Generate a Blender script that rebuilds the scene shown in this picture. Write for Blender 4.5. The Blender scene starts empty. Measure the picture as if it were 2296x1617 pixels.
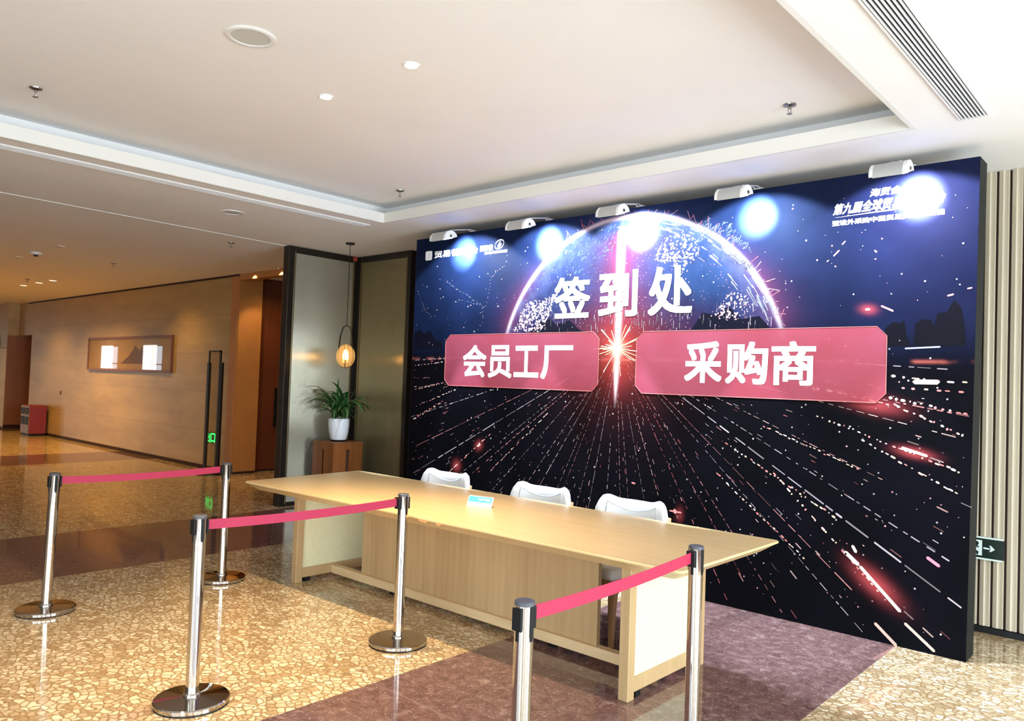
import bpy, bmesh, math, random
from mathutils import Vector, Matrix
random.seed(11)
PI = math.pi
S = bpy.context.scene
COL = S.collection
# ------------------------------------------------------------------ camera
cam = bpy.data.cameras.new('camera')
cam.sensor_fit = 'HORIZONTAL'; cam.sensor_width = 36.0
cam.lens = 1725.335 / 2296 * 36.0
cam.clip_start = 0.05; cam.clip_end = 200
camo = bpy.data.objects.new('camera', cam); COL.objects.link(camo)
_yaw, _pit, _rol = -0.732035273, 0.0296823754, 0.0351238787
_f = Vector((math.sin(_yaw) * math.cos(_pit), math.cos(_yaw) * math.cos(_pit), math.sin(_pit)))
_r = Vector((math.cos(_yaw), -math.sin(_yaw), 0)); _u = _r.cross(_f)
_r2 = math.cos(_rol) * _r + math.sin(_rol) * _u
_u2 = -math.sin(_rol) * _r + math.cos(_rol) * _u
camo.matrix_world = Matrix(((_r2.x, _u2.x, -_f.x, 0), (_r2.y, _u2.y, -_f.y, 0), (_r2.z, _u2.z, -_f.z, 1.6), (0, 0, 0, 1)))
S.camera = camo
# ------------------------------------------------------------------ view, world
S.view_settings.view_transform = 'Standard'
S.view_settings.look = 'None'
S.view_settings.gamma = 1.0
S.view_settings.use_curve_mapping = False
S.view_settings.exposure = 0.12
W = bpy.data.worlds.new('daylight'); S.world = W; W.use_nodes = True
W.node_tree.nodes['Background'].inputs[0].default_value = (0.75, 0.88, 1.0, 1)
W.node_tree.nodes['Background'].inputs[1].default_value = 3.0
S.cycles.max_bounces = 8
S.cycles.sample_clamp_indirect = 6.0
S.cycles.caustics_reflective = True
S.cycles.blur_glossy = 0.3

def light(name, kind, loc, energy, color, target=None, **kw):
    d = bpy.data.lights.new(name, kind); d.energy = energy; d.color = color
    for k, v in kw.items(): setattr(d, k, v)
    o = bpy.data.objects.new(name, d); COL.objects.link(o); o.location = loc
    if target is not None:
        o.rotation_euler = (Vector(target) - Vector(loc)).to_track_quat('-Z', 'Y').to_euler()
    return o
# daylight through the big windows behind and to the side of the camera
DAY = (0.82, 0.94, 1.0)
WIN_E = [(2.52, -1.6), (2.52, 1.0), (2.52, 3.6)]          # window centres in the east wall (x, y)
for i, (wx, wy) in enumerate(WIN_E):
    light('window_daylight', 'AREA', (wx, wy, 1.5), (58, 64, 225)[i], DAY, (wx - 1, wy, (1.05, 1.05, 1.3)[i]), shape='RECTANGLE', size=2.2, size_y=2.6)
WIN_S = [(-2.0, -3.12), (0.5, -3.12)]
for i, (wx, wy) in enumerate(WIN_S):
    light('window_daylight', 'AREA', (wx, wy, 1.5), (56, 104)[i], DAY, (wx, wy + 1, 1.05), shape='RECTANGLE', size=2.2, size_y=2.6)
WIN_FAR = [(-41.8, -3.12), (-36.7, -3.12)]
for i, (wx, wy) in enumerate(WIN_FAR):
    light('window_daylight', 'AREA', (wx, wy, 1.5), 60, (1, 0.97, 0.88), (wx, wy + 1, 1.5), shape='RECTANGLE', size=1.5, size_y=2.6)

# ------------------------------------------------------------------ materials
def nt(name):
    m = bpy.data.materials.new(name); m.use_nodes = True
    t = m.node_tree; b = t.nodes['Principled BSDF']
    return m, t, b
def N(t, typ, **kw):
    n = t.nodes.new(typ)
    for k, v in kw.items(): setattr(n, k, v)
    return n
def L(t, a, b): t.links.new(a, b)
def setin(n, key, v):
    s = n.inputs[key]
    if hasattr(v, 'is_output'): n.id_data.links.new(v, s)
    else:
        if isinstance(v, (tuple, list)) and len(v) == 3 and s.type == 'RGBA': v = (*v, 1)
        s.default_value = v
def M_(t, op, a, b=None, c=None, clamp=False):
    n = N(t, 'ShaderNodeMath', operation=op, use_clamp=clamp)
    setin(n, 0, a)
    if b is not None: setin(n, 1, b)
    if c is not None: setin(n, 2, c)
    return n.outputs[0]
def MIX(t, fac, a, b, mode='MIX'):
    n = N(t, 'ShaderNodeMix', data_type='RGBA', blend_type=mode)
    setin(n, 0, fac)
    for i, v in ((6, a), (7, b)): setin(n, i, v)
    return n.outputs[2]
def SMOOTH(t, v, lo, hi, a=0.0, b=1.0):
    n = N(t, 'ShaderNodeMapRange', interpolation_type='SMOOTHSTEP')
    setin(n, 0, v); setin(n, 1, lo); setin(n, 2, hi); setin(n, 3, a); setin(n, 4, b)
    return n.outputs[0]
def RAMP(t, fac, stops):
    n = N(t, 'ShaderNodeValToRGB'); cr = n.color_ramp
    while len(cr.elements) < len(stops): cr.elements.new(0.5)
    for e, (p, c) in zip(cr.elements, stops): e.position = p; e.color = (*c, 1)
    setin(n, 0, fac); return n.outputs[0]
def OBJ(t, scale=(1, 1, 1), rot=(0, 0, 0)):
    c = N(t, 'ShaderNodeTexCoord'); m = N(t, 'ShaderNodeMapping')
    m.inputs['Scale'].default_value = scale; m.inputs['Rotation'].default_value = rot
    L(t, c.outputs['Object'], m.inputs['Vector']); return m.outputs[0]
def NOISE(t, vec, scale, detail=3, rough=0.55, dist=0.0):
    n = N(t, 'ShaderNodeTexNoise'); setin(n, 'Vector', vec)
    n.inputs['Scale'].default_value = scale; n.inputs['Detail'].default_value = detail
    n.inputs['Roughness'].default_value = rough; n.inputs['Distortion'].default_value = dist
    return n.outputs[0]
def BUMP(t, b, h, strength=0.2, dist=0.01):
    n = N(t, 'ShaderNodeBump'); n.inputs['Strength'].default_value = strength; n.inputs['Distance'].default_value = dist
    L(t, h, n.inputs['Height']); L(t, n.outputs[0], b.inputs['Normal'])
def plain(name, col, rough=0.5, metal=0.0, spec=0.5, vary=0.06, vscale=6.0, **kw):
    m, t, b = nt(name)
    n = NOISE(t, OBJ(t), vscale, 3)
    lo = tuple(c * (1 - vary) for c in col); hi = tuple(min(1, c * (1 + vary)) for c in col)
    L(t, RAMP(t, n, [(0.3, lo), (0.7, hi)]), b.inputs['Base Color'])
    b.inputs['Roughness'].default_value = rough; b.inputs['Metallic'].default_value = metal
    b.inputs['Specular IOR Level'].default_value = spec
    for k, v in kw.items(): b.inputs[k.replace('_', ' ')].default_value = v
    return m
def emit(name, col, strength):
    m, t, b = nt(name)
    b.inputs['Base Color'].default_value = (*col, 1)
    b.inputs['Emission Color'].default_value = (*col, 1); b.inputs['Emission Strength'].default_value = strength
    return m
def wood(name, c1, c2, axis='X', scale=1.0, rough=0.4, planks=0.0, coat=0.0):
    m, t, b = nt(name)
    st = {'X': (0.7, 9, 9), 'Y': (9, 0.7, 9), 'Z': (9, 9, 0.7)}[axis]
    v = OBJ(t, tuple(s * scale for s in st))
    n1 = NOISE(t, v, 1.6, 4, 0.6, 0.6)
    w = N(t, 'ShaderNodeTexWave', wave_type='BANDS', bands_direction={'X': 'Y', 'Y': 'X', 'Z': 'X'}[axis])
    L(t, v, w.inputs['Vector']); w.inputs['Scale'].default_value = 0.9; w.inputs['Distortion'].default_value = 7
    w.inputs['Detail'].default_value = 3; w.inputs['Detail Scale'].default_value = 0.8
    f = M_(t, 'ADD', M_(t, 'MULTIPLY', n1, 0.85), M_(t, 'MULTIPLY', w.outputs[0], 0.10))
    c = RAMP(t, f, [(0.2, c1), (0.75, c2)])
    if planks:
        o = OBJ(t); sx = N(t, 'ShaderNodeSeparateXYZ'); L(t, o, sx.inputs[0])
        k = M_(t, 'FLOOR', M_(t, 'DIVIDE', sx.outputs[0 if axis == 'Z' else 1], planks))
        wn = N(t, 'ShaderNodeTexWhiteNoise', noise_dimensions='1D'); L(t, k, wn.inputs['W'])
        c = MIX(t, M_(t, 'MULTIPLY', wn.outputs[0], 0.35), c, c1)
    L(t, c, b.inputs['Base Color'])
    b.inputs['Roughness'].default_value = rough; b.inputs['Coat Weight'].default_value = coat; b.inputs['Coat Roughness'].default_value = 0.15
    BUMP(t, b, f, 0.05, 0.002)
    return m

MAT = {}
MAT['ceiling'] = plain('ceiling_paint', (0.86, 0.85, 0.835), 0.75, vary=0.015, vscale=1.5)
MAT['lip'] = plain('cove_paint', (0.76, 0.75, 0.71), 0.6, vary=0.01)
MAT['white'] = plain('white_enamel', (0.80, 0.80, 0.79), 0.35, vary=0.02)
MAT['grille_fabric'] = plain('speaker_mesh', (0.56, 0.56, 0.52), 0.7, vary=0.05, vscale=400)
MAT['dark'] = plain('dark_bronze', (0.022, 0.017, 0.013), 0.35, 0.4, vary=0.15)
MAT['bronze'] = plain('bronze_edge', (0.24, 0.18, 0.10), 0.28, 0.9, vary=0.08)
MAT['black'] = plain('black_plastic', (0.008, 0.008, 0.009), 0.5, spec=0.25, vary=0.1)
MAT['capgrey'] = plain('cap_plastic', (0.075, 0.075, 0.09), 0.45, vary=0.1)
MAT['chrome'] = plain('polished_steel', (0.60, 0.565, 0.53), 0.04, 1.0, vary=0.02)
MAT['basechrome'] = plain('base_steel', (0.52, 0.49, 0.46), 0.04, 1.0, vary=0.03)
MAT['steel'] = plain('dull_steel', (0.30, 0.28, 0.26), 0.3, 1.0, vary=0.05)
MAT['belt'] = plain('red_webbing', (0.40, 0.015, 0.062), 0.6, vary=0.05, vscale=300)
MAT['wall'] = plain('wall_paint', (0.60, 0.56, 0.50), 0.7, vary=0.02)
MAT['leather'] = plain('white_leather', (0.86, 0.87, 0.88), 0.42, vary=0.015, vscale=40)
MAT['piping'] = plain('grey_piping', (0.52, 0.54, 0.56), 0.5)
MAT['tan'] = wood('tan_leg_wood', (0.36, 0.19, 0.08), (0.50, 0.29, 0.13), 'Z', 2, 0.4)
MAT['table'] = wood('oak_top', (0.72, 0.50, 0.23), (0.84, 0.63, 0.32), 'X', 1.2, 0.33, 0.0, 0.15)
MAT['tablev'] = wood('oak_vertical_shaded', (0.43, 0.28, 0.13), (0.60, 0.42, 0.22), 'Z', 0.6, 0.42, 0.31)  # oak darker than the top, the modesty panel's shade put into its colour
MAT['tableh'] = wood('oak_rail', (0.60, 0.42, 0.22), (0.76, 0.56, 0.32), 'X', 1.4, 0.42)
MAT['plinth'] = wood('red_wood', (0.15, 0.044, 0.011), (0.30, 0.105, 0.028), 'Z', 1.2, 0.35)
MAT['frame'] = wood('picture_frame_wood', (0.14, 0.045, 0.015), (0.22, 0.08, 0.03), 'X', 2, 0.35)
MAT['orange'] = plain('jamb_veneer', (0.50, 0.22, 0.065), 0.45, vary=0.05)
MAT['reddoor'] = wood('red_brown_door', (0.13, 0.032, 0.012), (0.17, 0.046, 0.018), 'Z', 0.5, 0.45)
MAT['browndoor'] = wood('brown_door', (0.27, 0.105, 0.04), (0.33, 0.13, 0.05), 'Z', 0.5, 0.45)
MAT['binred'] = plain('bin_red', (0.24, 0.012, 0.006), 0.35)
MAT['binbrown'] = plain('bin_front', (0.22, 0.11, 0.05), 0.35, 0.3)
MAT['pot'] = plain('white_ceramic', (0.74, 0.76, 0.80), 0.25, vary=0.01)
MAT['soil'] = plain('soil', (0.03, 0.02, 0.012), 0.9, vary=0.4, vscale=60)
MAT['turq'] = plain('turquoise_print', (0.10, 0.68, 0.72), 0.35, vary=0.02)
MAT['paper'] = plain('white_print', (0.90, 0.90, 0.88), 0.4, vary=0.01)
MAT['ink'] = plain('white_ink', (0.95, 0.95, 0.96), 0.45, vary=0.005)
MAT['signdark'] = plain('sign_dark_green', (0.004, 0.013, 0.009), 0.35, vary=0.05)
MAT['signwhite'] = plain('sign_pale', (0.66, 0.76, 0.72), 0.4, vary=0.02)
MAT['exitgreen'] = emit('exit_green', (0.02, 0.9, 0.16), 2.2)
MAT['redlabel'] = plain('red_label', (0.36, 0.05, 0.03), 0.5)
MAT['letter'] = plain('dark_letters', (0.05, 0.025, 0.015), 0.4)
MAT['bulb'] = emit('bulb_glow', (1.0, 0.62, 0.24), 30.0)
MAT['lens'] = emit('downlight_lens', (1.0, 0.86, 0.66), 9.0)
MAT['lenswarm'] = emit('downlight_lens_warm', (1.0, 0.72, 0.40), 5.0)
MAT['ledlens'] = emit('lamp_lens', (0.80, 0.88, 1.0), 2.5)
MAT['lampgrey'] = plain('lamp_enamel', (0.42, 0.42, 0.41), 0.4, vary=0.02)
MAT['gap'] = plain('dark_trim_and_gap_shade', (0.03, 0.008, 0.006), 0.7)  # dark skirting colour, also paints the shade of the wall-top gap

def mk_floor():
    m, t, b = nt('terrazzo_floor')
    c = N(t, 'ShaderNodeTexCoord'); o = c.outputs['Object']
    sx = N(t, 'ShaderNodeSeparateXYZ'); L(t, o, sx.inputs[0]); x = sx.outputs[0]
    mp = N(t, 'ShaderNodeMapping'); mp.inputs['Scale'].default_value = (22, 27, 1); mp.inputs['Rotation'].default_value = (0, 0, 0.5)
    L(t, o, mp.inputs['Vector'])
    nz = N(t, 'ShaderNodeTexNoise'); L(t, o, nz.inputs['Vector']); nz.inputs['Scale'].default_value = 17; nz.inputs['Detail'].default_value = 3
    ad = N(t, 'ShaderNodeMix', data_type='VECTOR', blend_type='MIX') if False else N(t, 'ShaderNodeVectorMath', operation='MULTIPLY_ADD')
    L(t, nz.outputs['Color'], ad.inputs[0]); ad.inputs[1].default_value = (1.35, 1.35, 0); L(t, mp.outputs[0], ad.inputs[2])
    v = N(t, 'ShaderNodeTexVoronoi', feature='DISTANCE_TO_EDGE', voronoi_dimensions='2D'); L(t, ad.outputs[0], v.inputs['Vector']); v.inputs['Scale'].default_value = 1
    v2 = N(t, 'ShaderNodeTexVoronoi', feature='F1', voronoi_dimensions='2D'); L(t, ad.outputs[0], v2.inputs['Vector']); v2.inputs['Scale'].default_value = 1
    peb = RAMP(t, N_sep(t, v2.outputs['Color'])[0], [(0.0, (0.44, 0.32, 0.18)), (0.35, (0.58, 0.46, 0.29)), (1.0, (0.74, 0.64, 0.46))])
    fine = NOISE(t, o, 60, 3)
    mtx = RAMP(t, fine, [(0.3, (0.20, 0.118, 0.050)), (0.7, (0.38, 0.25, 0.125))])
    n3 = NOISE(t, o, 55, 4, 0.6)
    wob = M_(t, 'SUBTRACT', n3, 0.5)
    big = NOISE(t, o, 3.5, 2)
    edge = SMOOTH(t, M_(t, 'ADD', v.outputs['Distance'], M_(t, 'MULTIPLY', wob, 0.22)), 0.03, 0.19)
    rnd2 = N_sep(t, v2.outputs['Color'])[1]
    keep = SMOOTH(t, M_(t, 'ADD', rnd2, M_(t, 'MULTIPLY', M_(t, 'SUBTRACT', big, 0.5), 1.2)), 0.05, 0.40, 0.25, 1.0)
    gold = MIX(t, M_(t, 'MULTIPLY', M_(t, 'MULTIPLY', edge, keep), SMOOTH(t, fine, 0.2, 0.5, 0.78, 1.0)), mtx, peb)
    # maroon stone with pale flecks
    n1 = NOISE(t, o, 16, 6, 0.72, 0.6); n2 = NOISE(t, o, 70, 3, 0.6)
    mar = RAMP(t, n1, [(0.30, (0.085, 0.042, 0.040)), (0.55, (0.17, 0.092, 0.084)), (0.68, (0.29, 0.20, 0.18))])
    mar = MIX(t, SMOOTH(t, n2, 0.60, 0.70), mar, (0.42, 0.34, 0.32))
    # slab joints of the maroon bands
    def band(a, c_): return M_(t, 'MULTIPLY', M_(t, 'GREATER_THAN', x, a), M_(t, 'LESS_THAN', x, c_))
    mask = None
    for a, c_ in ((-8.21, -6.50), (-3.235, -1.455), (-15.8, -14.2), (-23.4, -21.8), (1.8, 3.5)):
        k = band(a, c_); mask = k if mask is None else M_(t, 'ADD', mask, k)
    y = sx.outputs[1]
    jy = M_(t, 'ABSOLUTE', M_(t, 'SUBTRACT', M_(t, 'FRACT', M_(t, 'DIVIDE', M_(t, 'ADD', y, 0.10), 0.9)), 0.5))
    jx = M_(t, 'ABSOLUTE', M_(t, 'SUBTRACT', M_(t, 'FRACT', M_(t, 'DIVIDE', M_(t, 'ADD', x, 3.255), 0.9)), 0.5))
    j = M_(t, 'MAXIMUM', M_(t, 'GREATER_THAN', jy, 0.4975), M_(t, 'GREATER_THAN', jx, 0.4975))
    mar = MIX(t, M_(t, 'MULTIPLY', j, 0.35), mar, (0.35, 0.30, 0.30))
    L(t, MIX(t, mask, gold, mar), b.inputs['Base Color'])
    b.inputs['Roughness'].default_value = 0.07
    b.inputs['IOR'].default_value = 1.65
    return m
def N_sep(t, col):
    s = N(t, 'ShaderNodeSeparateColor'); L(t, col, s.inputs[0]); return s.outputs
MAT['floor'] = mk_floor()

def mk_stone():
    m, t, b = nt('travertine_wall')
    o = OBJ(t); sx = N(t, 'ShaderNodeSeparateXYZ'); L(t, o, sx.inputs[0])
    n = NOISE(t, OBJ(t, (0.35, 1, 1.6)), 2.2, 6, 0.62, 0.4)
    c = RAMP(t, n, [(0.3, (0.36, 0.25, 0.095)), (0.55, (0.45, 0.32, 0.125)), (0.75, (0.53, 0.39, 0.165))])
    z = M_(t, 'FRACT', M_(t, 'DIVIDE', sx.outputs[2], 0.64))
    s1 = M_(t, 'GREATER_THAN', M_(t, 'ABSOLUTE', M_(t, 'SUBTRACT', z, 0.5)), 0.493)
    row = M_(t, 'FLOOR', M_(t, 'DIVIDE', sx.outputs[2], 0.64))
    xx = M_(t, 'FRACT', M_(t, 'DIVIDE', M_(t, 'ADD', sx.outputs[0], M_(t, 'MULTIPLY', row, 0.77)), 2.4))
    wn = N(t, 'ShaderNodeTexWhiteNoise', noise_dimensions='2D')
    cx = N(t, 'ShaderNodeCombineXYZ'); L(t, M_(t, 'FLOOR', M_(t, 'DIVIDE', M_(t, 'ADD', sx.outputs[0], M_(t, 'MULTIPLY', row, 0.77)), 2.4)), cx.inputs[0]); L(t, row, cx.inputs[1])
    L(t, cx.outputs[0], wn.inputs['Vector'])
    c = MIX(t, M_(t, 'MULTIPLY', wn.outputs[0], 0.12), c, (0.42, 0.29, 0.13))
    c = MIX(t, M_(t, 'MULTIPLY', s1, 0.6), c, (0.22, 0.14, 0.06))
    L(t, c, b.inputs['Base Color']); b.inputs['Roughness'].default_value = 0.32
    return m
MAT['stone'] = mk_stone()

def mk_ribbed(name, c1, c2, axis):
    m, t, b = nt(name)
    o = OBJ(t); sx = N(t, 'ShaderNodeSeparateXYZ'); L(t, o, sx.inputs[0])
    k = sx.outputs[axis]
    rib = M_(t, 'MULTIPLY', M_(t, 'COSINE', M_(t, 'MULTIPLY', k, 2 * PI / 0.0061)), 0.36)
    n = NOISE(t, OBJ(t, (1, 1, 0.6)), 1.6, 3)
    fine = NOISE(t, OBJ(t, (120, 120, 6)), 1.0, 2)
    c = MIX(t, M_(t, 'MULTIPLY', fine, 0.4), RAMP(t, n, [(0.3, c1), (0.7, c2)]), c1)
    L(t, c, b.inputs['Base Color']); b.inputs['Metallic'].default_value = 0.55; b.inputs['Roughness'].default_value = 0.22
    tg = N(t, 'ShaderNodeCombineXYZ'); tg.inputs[0 if axis == 0 else 1].default_value = 1.0; L(t, tg.outputs[0], b.inputs['Tangent'])
    b.inputs['Anisotropic'].default_value = 0.9; b.inputs['Roughness'].default_value = 0.2
    g = N(t, 'ShaderNodeNewGeometry'); sc_ = N(t, 'ShaderNodeVectorMath', operation='SCALE'); L(t, tg.outputs[0], sc_.inputs[0]); L(t, rib, sc_.inputs['Scale'])
    ad = N(t, 'ShaderNodeVectorMath', operation='ADD'); L(t, g.outputs['Normal'], ad.inputs[0]); L(t, sc_.outputs[0], ad.inputs[1])
    nn = N(t, 'ShaderNodeVectorMath', operation='NORMALIZE'); L(t, ad.outputs[0], nn.inputs[0]); L(t, nn.outputs[0], b.inputs['Normal'])
    return m
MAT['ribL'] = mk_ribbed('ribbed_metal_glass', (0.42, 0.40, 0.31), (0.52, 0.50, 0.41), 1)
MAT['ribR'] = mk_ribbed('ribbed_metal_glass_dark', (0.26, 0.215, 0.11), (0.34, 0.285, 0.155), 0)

def mk_cane():
    m, t, b = nt('woven_cane')
    o = OBJ(t); sx = N(t, 'ShaderNodeSeparateXYZ'); L(t, o, sx.inputs[0])
    def cell(k): return M_(t, 'ABSOLUTE', M_(t, 'SUBTRACT', M_(t, 'FRACT', M_(t, 'DIVIDE', k, 0.0135)), 0.5))
    h = M_(t, 'MULTIPLY', M_(t, 'LESS_THAN', cell(sx.outputs[1]), 0.27), M_(t, 'LESS_THAN', cell(sx.outputs[2]), 0.27))
    n = NOISE(t, OBJ(t), 30, 2)
    c = RAMP(t, n, [(0.3, (0.86, 0.82, 0.50)), (0.7, (0.91, 0.88, 0.62))])
    L(t, MIX(t, M_(t, 'MULTIPLY', h, 0.6), c, (0.42, 0.38, 0.17)), b.inputs['Base Color'])
    b.inputs['Roughness'].default_value = 0.55
    return m
MAT['cane'] = mk_cane()

def mk_glass(name, col, rough=0.02, mixv=0.75, glow=0.0):
    m, t, b = nt(name)
    tr = N(t, 'ShaderNodeBsdfTransparent'); setin(tr, 0, col)
    gl = N(t, 'ShaderNodeBsdfGlossy'); gl.inputs['Roughness'].default_value = rough
    fr = N(t, 'ShaderNodeLayerWeight'); fr.inputs['Blend'].default_value = 0.5
    mx = N(t, 'ShaderNodeMixShader'); L(t, M_(t, 'ADD', M_(t, 'MULTIPLY', M_(t, 'POWER', fr.outputs['Facing'], 4.0), mixv), 0.04), mx.inputs[0])
    L(t, tr.outputs[0], mx.inputs[1]); L(t, gl.outputs[0], mx.inputs[2])
    if glow:
        tl = N(t, 'ShaderNodeBsdfTranslucent'); setin(tl, 0, col); m2 = N(t, 'ShaderNodeMixShader'); m2.inputs[0].default_value = glow
        L(t, mx.outputs[0], m2.inputs[1]); L(t, tl.outputs[0], m2.inputs[2]); mx = m2
    L(t, mx.outputs[0], t.nodes['Material Output'].inputs['Surface'])
    return m
MAT['amber'] = mk_glass('amber_glass', (1.0, 0.83, 0.58), 0.03, 0.5, 0.12)
MAT['clear'] = mk_glass('clear_acrylic', (0.95, 0.92, 0.84), 0.02, 0.5)

def mk_leaf():
    m, t, b = nt('striped_leaf')
    uv = N(t, 'ShaderNodeUVMap'); sx = N(t, 'ShaderNodeSeparateXYZ'); L(t, uv.outputs[0], sx.inputs[0])
    d = M_(t, 'ABSOLUTE', M_(t, 'SUBTRACT', sx.outputs[0], 0.5))
    n = NOISE(t, OBJ(t), 25, 2)
    c = RAMP(t, n, [(0.3, (0.012, 0.060, 0.014)), (0.7, (0.030, 0.110, 0.028))])
    c = MIX(t, SMOOTH(t, d, 0.36, 0.46), c, (0.17, 0.30, 0.10))
    L(t, c, b.inputs['Base Color']); b.inputs['Roughness'].default_value = 0.35
    return m
MAT['leaf'] = mk_leaf()

def mk_art():
    m, t, b = nt('ink_landscape')
    o = OBJ(t); sx = N(t, 'ShaderNodeSeparateXYZ'); L(t, o, sx.inputs[0])
    x, z = sx.outputs[0], sx.outputs[2]
    cx = N(t, 'ShaderNodeCombineXYZ'); L(t, x, cx.inputs[0])
    r = NOISE(t, cx.outputs[0], 4.2, 6, 0.7)
    hump = M_(t, 'POWER', 2.718, M_(t, 'MULTIPLY', M_(t, 'POWER', M_(t, 'DIVIDE', M_(t, 'SUBTRACT', x, 0.55), 0.62), 2), -1))
    ridge = M_(t, 'ADD', -0.24, M_(t, 'MULTIPLY', hump, M_(t, 'ADD', 0.0, M_(t, 'MULTIPLY', r, 0.75))))
    mt = M_(t, 'MULTIPLY', SMOOTH(t, M_(t, 'SUBTRACT', ridge, z), -0.01, 0.02), M_(t, 'GREATER_THAN', z, -0.19))
    n = NOISE(t, o, 3, 3)
    bg = RAMP(t, n, [(0.3, (0.30, 0.18, 0.06)), (0.7, (0.38, 0.235, 0.085))])
    L(t, MIX(t, mt, bg, (0.10, 0.032, 0.010)), b.inputs['Base Color'])
    b.inputs['Roughness'].default_value = 0.5; b.inputs['Coat Weight'].default_value = 1.0; b.inputs['Coat Roughness'].default_value = 0.015
    b.inputs['Coat IOR'].default_value = 1.7
    return m
MAT['art'] = mk_art()

def mk_backdrop():
    """Printed night sky with a globe; u along the board, z up (object coordinates)."""
    m, t, b = nt('printed_backdrop')
    o = OBJ(t); sx = N(t, 'ShaderNodeSeparateXYZ'); L(t, o, sx.inputs[0]); u, z = sx.outputs[0], sx.outputs[2]
    def gauss(v, s): return M_(t, 'POWER', 2.718, M_(t, 'MULTIPLY', M_(t, 'POWER', M_(t, 'DIVIDE', v, s), 2), -1))
    def expo(v, s): return M_(t, 'POWER', 2.718, M_(t, 'DIVIDE', v, -s))
    n_sky = NOISE(t, OBJ(t, (0.8, 1, 1)), 2.2, 4, 0.6)
    sky = RAMP(t, n_sky, [(0.3, (0.0028, 0.0072, 0.0245)), (0.7, (0.0068, 0.0142, 0.049))])
    sky = MIX(t, SMOOTH(t, u, 3.2, 5.2, 0.0, 0.5), sky, (0.0085, 0.0085, 0.030))
    up = SMOOTH(t, z, 1.72, 2.12)
    ng = NOISE(t, o, 1.7, 3)
    grd = RAMP(t, ng, [(0.35, (0.0014, 0.0016, 0.0026)), (0.7, (0.0026, 0.0025, 0.0055))])
    c = MIX(t, up, grd, sky)
    # globe
    du = M_(t, 'SUBTRACT', u, 2.69); dz = M_(t, 'SUBTRACT', z, 1.632)
    d = M_(t, 'SQRT', M_(t, 'ADD', M_(t, 'MULTIPLY', du, du), M_(t, 'MULTIPLY', dz, dz)))
    R0 = 1.405
    ins = SMOOTH(t, d, R0 - 0.012, R0 + 0.004, 1.0, 0.0)
    g_up = SMOOTH(t, z, 1.95, 2.45)
    oc = NOISE(t, o, 3.0, 4)
    ocean = RAMP(t, oc, [(0.3, (0.003, 0.012, 0.045)), (0.7, (0.010, 0.042, 0.120))])
    low = MIX(t, SMOOTH(t, M_(t, 'ABSOLUTE', du), 0.2, 1.1), (0.03, 0.007, 0.016), (0.014, 0.010, 0.045))
    ocean = MIX(t, g_up, low, ocean)
    c = MIX(t, M_(t, 'MULTIPLY', ins, M_(t, 'MULTIPLY', up, 0.92)), c, ocean)
    # scattered city lights inside the globe
    vo = N(t, 'ShaderNodeTexVoronoi', feature='F1'); L(t, o, vo.inputs['Vector']); vo.inputs['Scale'].default_value = 34
    cl = NOISE(t, o, 2.6, 3)
    lights = M_(t, 'MULTIPLY', M_(t, 'MULTIPLY', SMOOTH(t, vo.outputs['Distance'], 0.10, 0.24, 1, 0), SMOOTH(t, cl, 0.42, 0.60)), M_(t, 'MULTIPLY', ins, up))
    c = MIX(t, lights, c, (0.22, 0.11, 0.15))
    # rim of light
    ad = M_(t, 'ABSOLUTE', M_(t, 'SUBTRACT', d, R0))
    rimfade = M_(t, 'MULTIPLY', SMOOTH(t, z, 1.95, 2.2), 1.0)
    pk = MIX(t, SMOOTH(t, z, 2.35, 2.85), (0.17, 0.035, 0.085), (0.035, 0.05, 0.16))
    c = MIX(t, M_(t, 'MULTIPLY', M_(t, 'MULTIPLY', expo(ad, 0.085), rimfade), 0.55), c, pk)
    inner = M_(t, 'MULTIPLY', M_(t, 'MULTIPLY', expo(ad, 0.10), ins), SMOOTH(t, NOISE(t, o, 9, 4), 0.35, 0.65))
    c = MIX(t, M_(t, 'MULTIPLY', M_(t, 'MULTIPLY', inner, rimfade), 0.7), c, (0.09, 0.11, 0.20))
    c = MIX(t, M_(t, 'MULTIPLY', gauss(ad, 0.017), rimfade), c, (0.45, 0.36, 0.42))
    # beam and burst
    bu = M_(t, 'ABSOLUTE', M_(t, 'SUBTRACT', u, M_(t, 'ADD', 2.618, M_(t, 'MULTIPLY', M_(t, 'SUBTRACT', z, 1.9), 0.010))))
    bz = M_(t, 'MULTIPLY', SMOOTH(t, z, 1.40, 1.75), SMOOTH(t, z, 2.80, 2.97, 1, 0))
    wid = SMOOTH(t, z, 1.38, 1.9, 0.35, 1.0)
    c = MIX(t, M_(t, 'MULTIPLY', M_(t, 'MULTIPLY', expo(M_(t, 'DIVIDE', bu, wid), 0.075), bz), 0.65), c, (0.25, 0.02, 0.04))
    c = MIX(t, M_(t, 'MULTIPLY', M_(t, 'MULTIPLY', expo(M_(t, 'DIVIDE', bu, wid), 0.22), bz), 0.30), c, (0.22, 0.02, 0.04))
    c = MIX(t, M_(t, 'MULTIPLY', gauss(M_(t, 'DIVIDE', bu, wid), 0.026), bz), c, (1.0, 0.88, 0.88))
    bd = M_(t, 'SQRT', M_(t, 'ADD', M_(t, 'POWER', M_(t, 'SUBTRACT', u, 2.62), 2), M_(t, 'POWER', M_(t, 'SUBTRACT', z, 1.92), 2)))
    c = MIX(t, M_(t, 'MULTIPLY', expo(bd, 0.16), 0.85), c, (0.60, 0.07, 0.03))
    c = MIX(t, gauss(bd, 0.055), c, (1.0, 0.80, 0.62))
    # horizontal glow along the horizon
    hz = M_(t, 'MULTIPLY', gauss(M_(t, 'SUBTRACT', z, 1.83), 0.012), 0.35)
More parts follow.
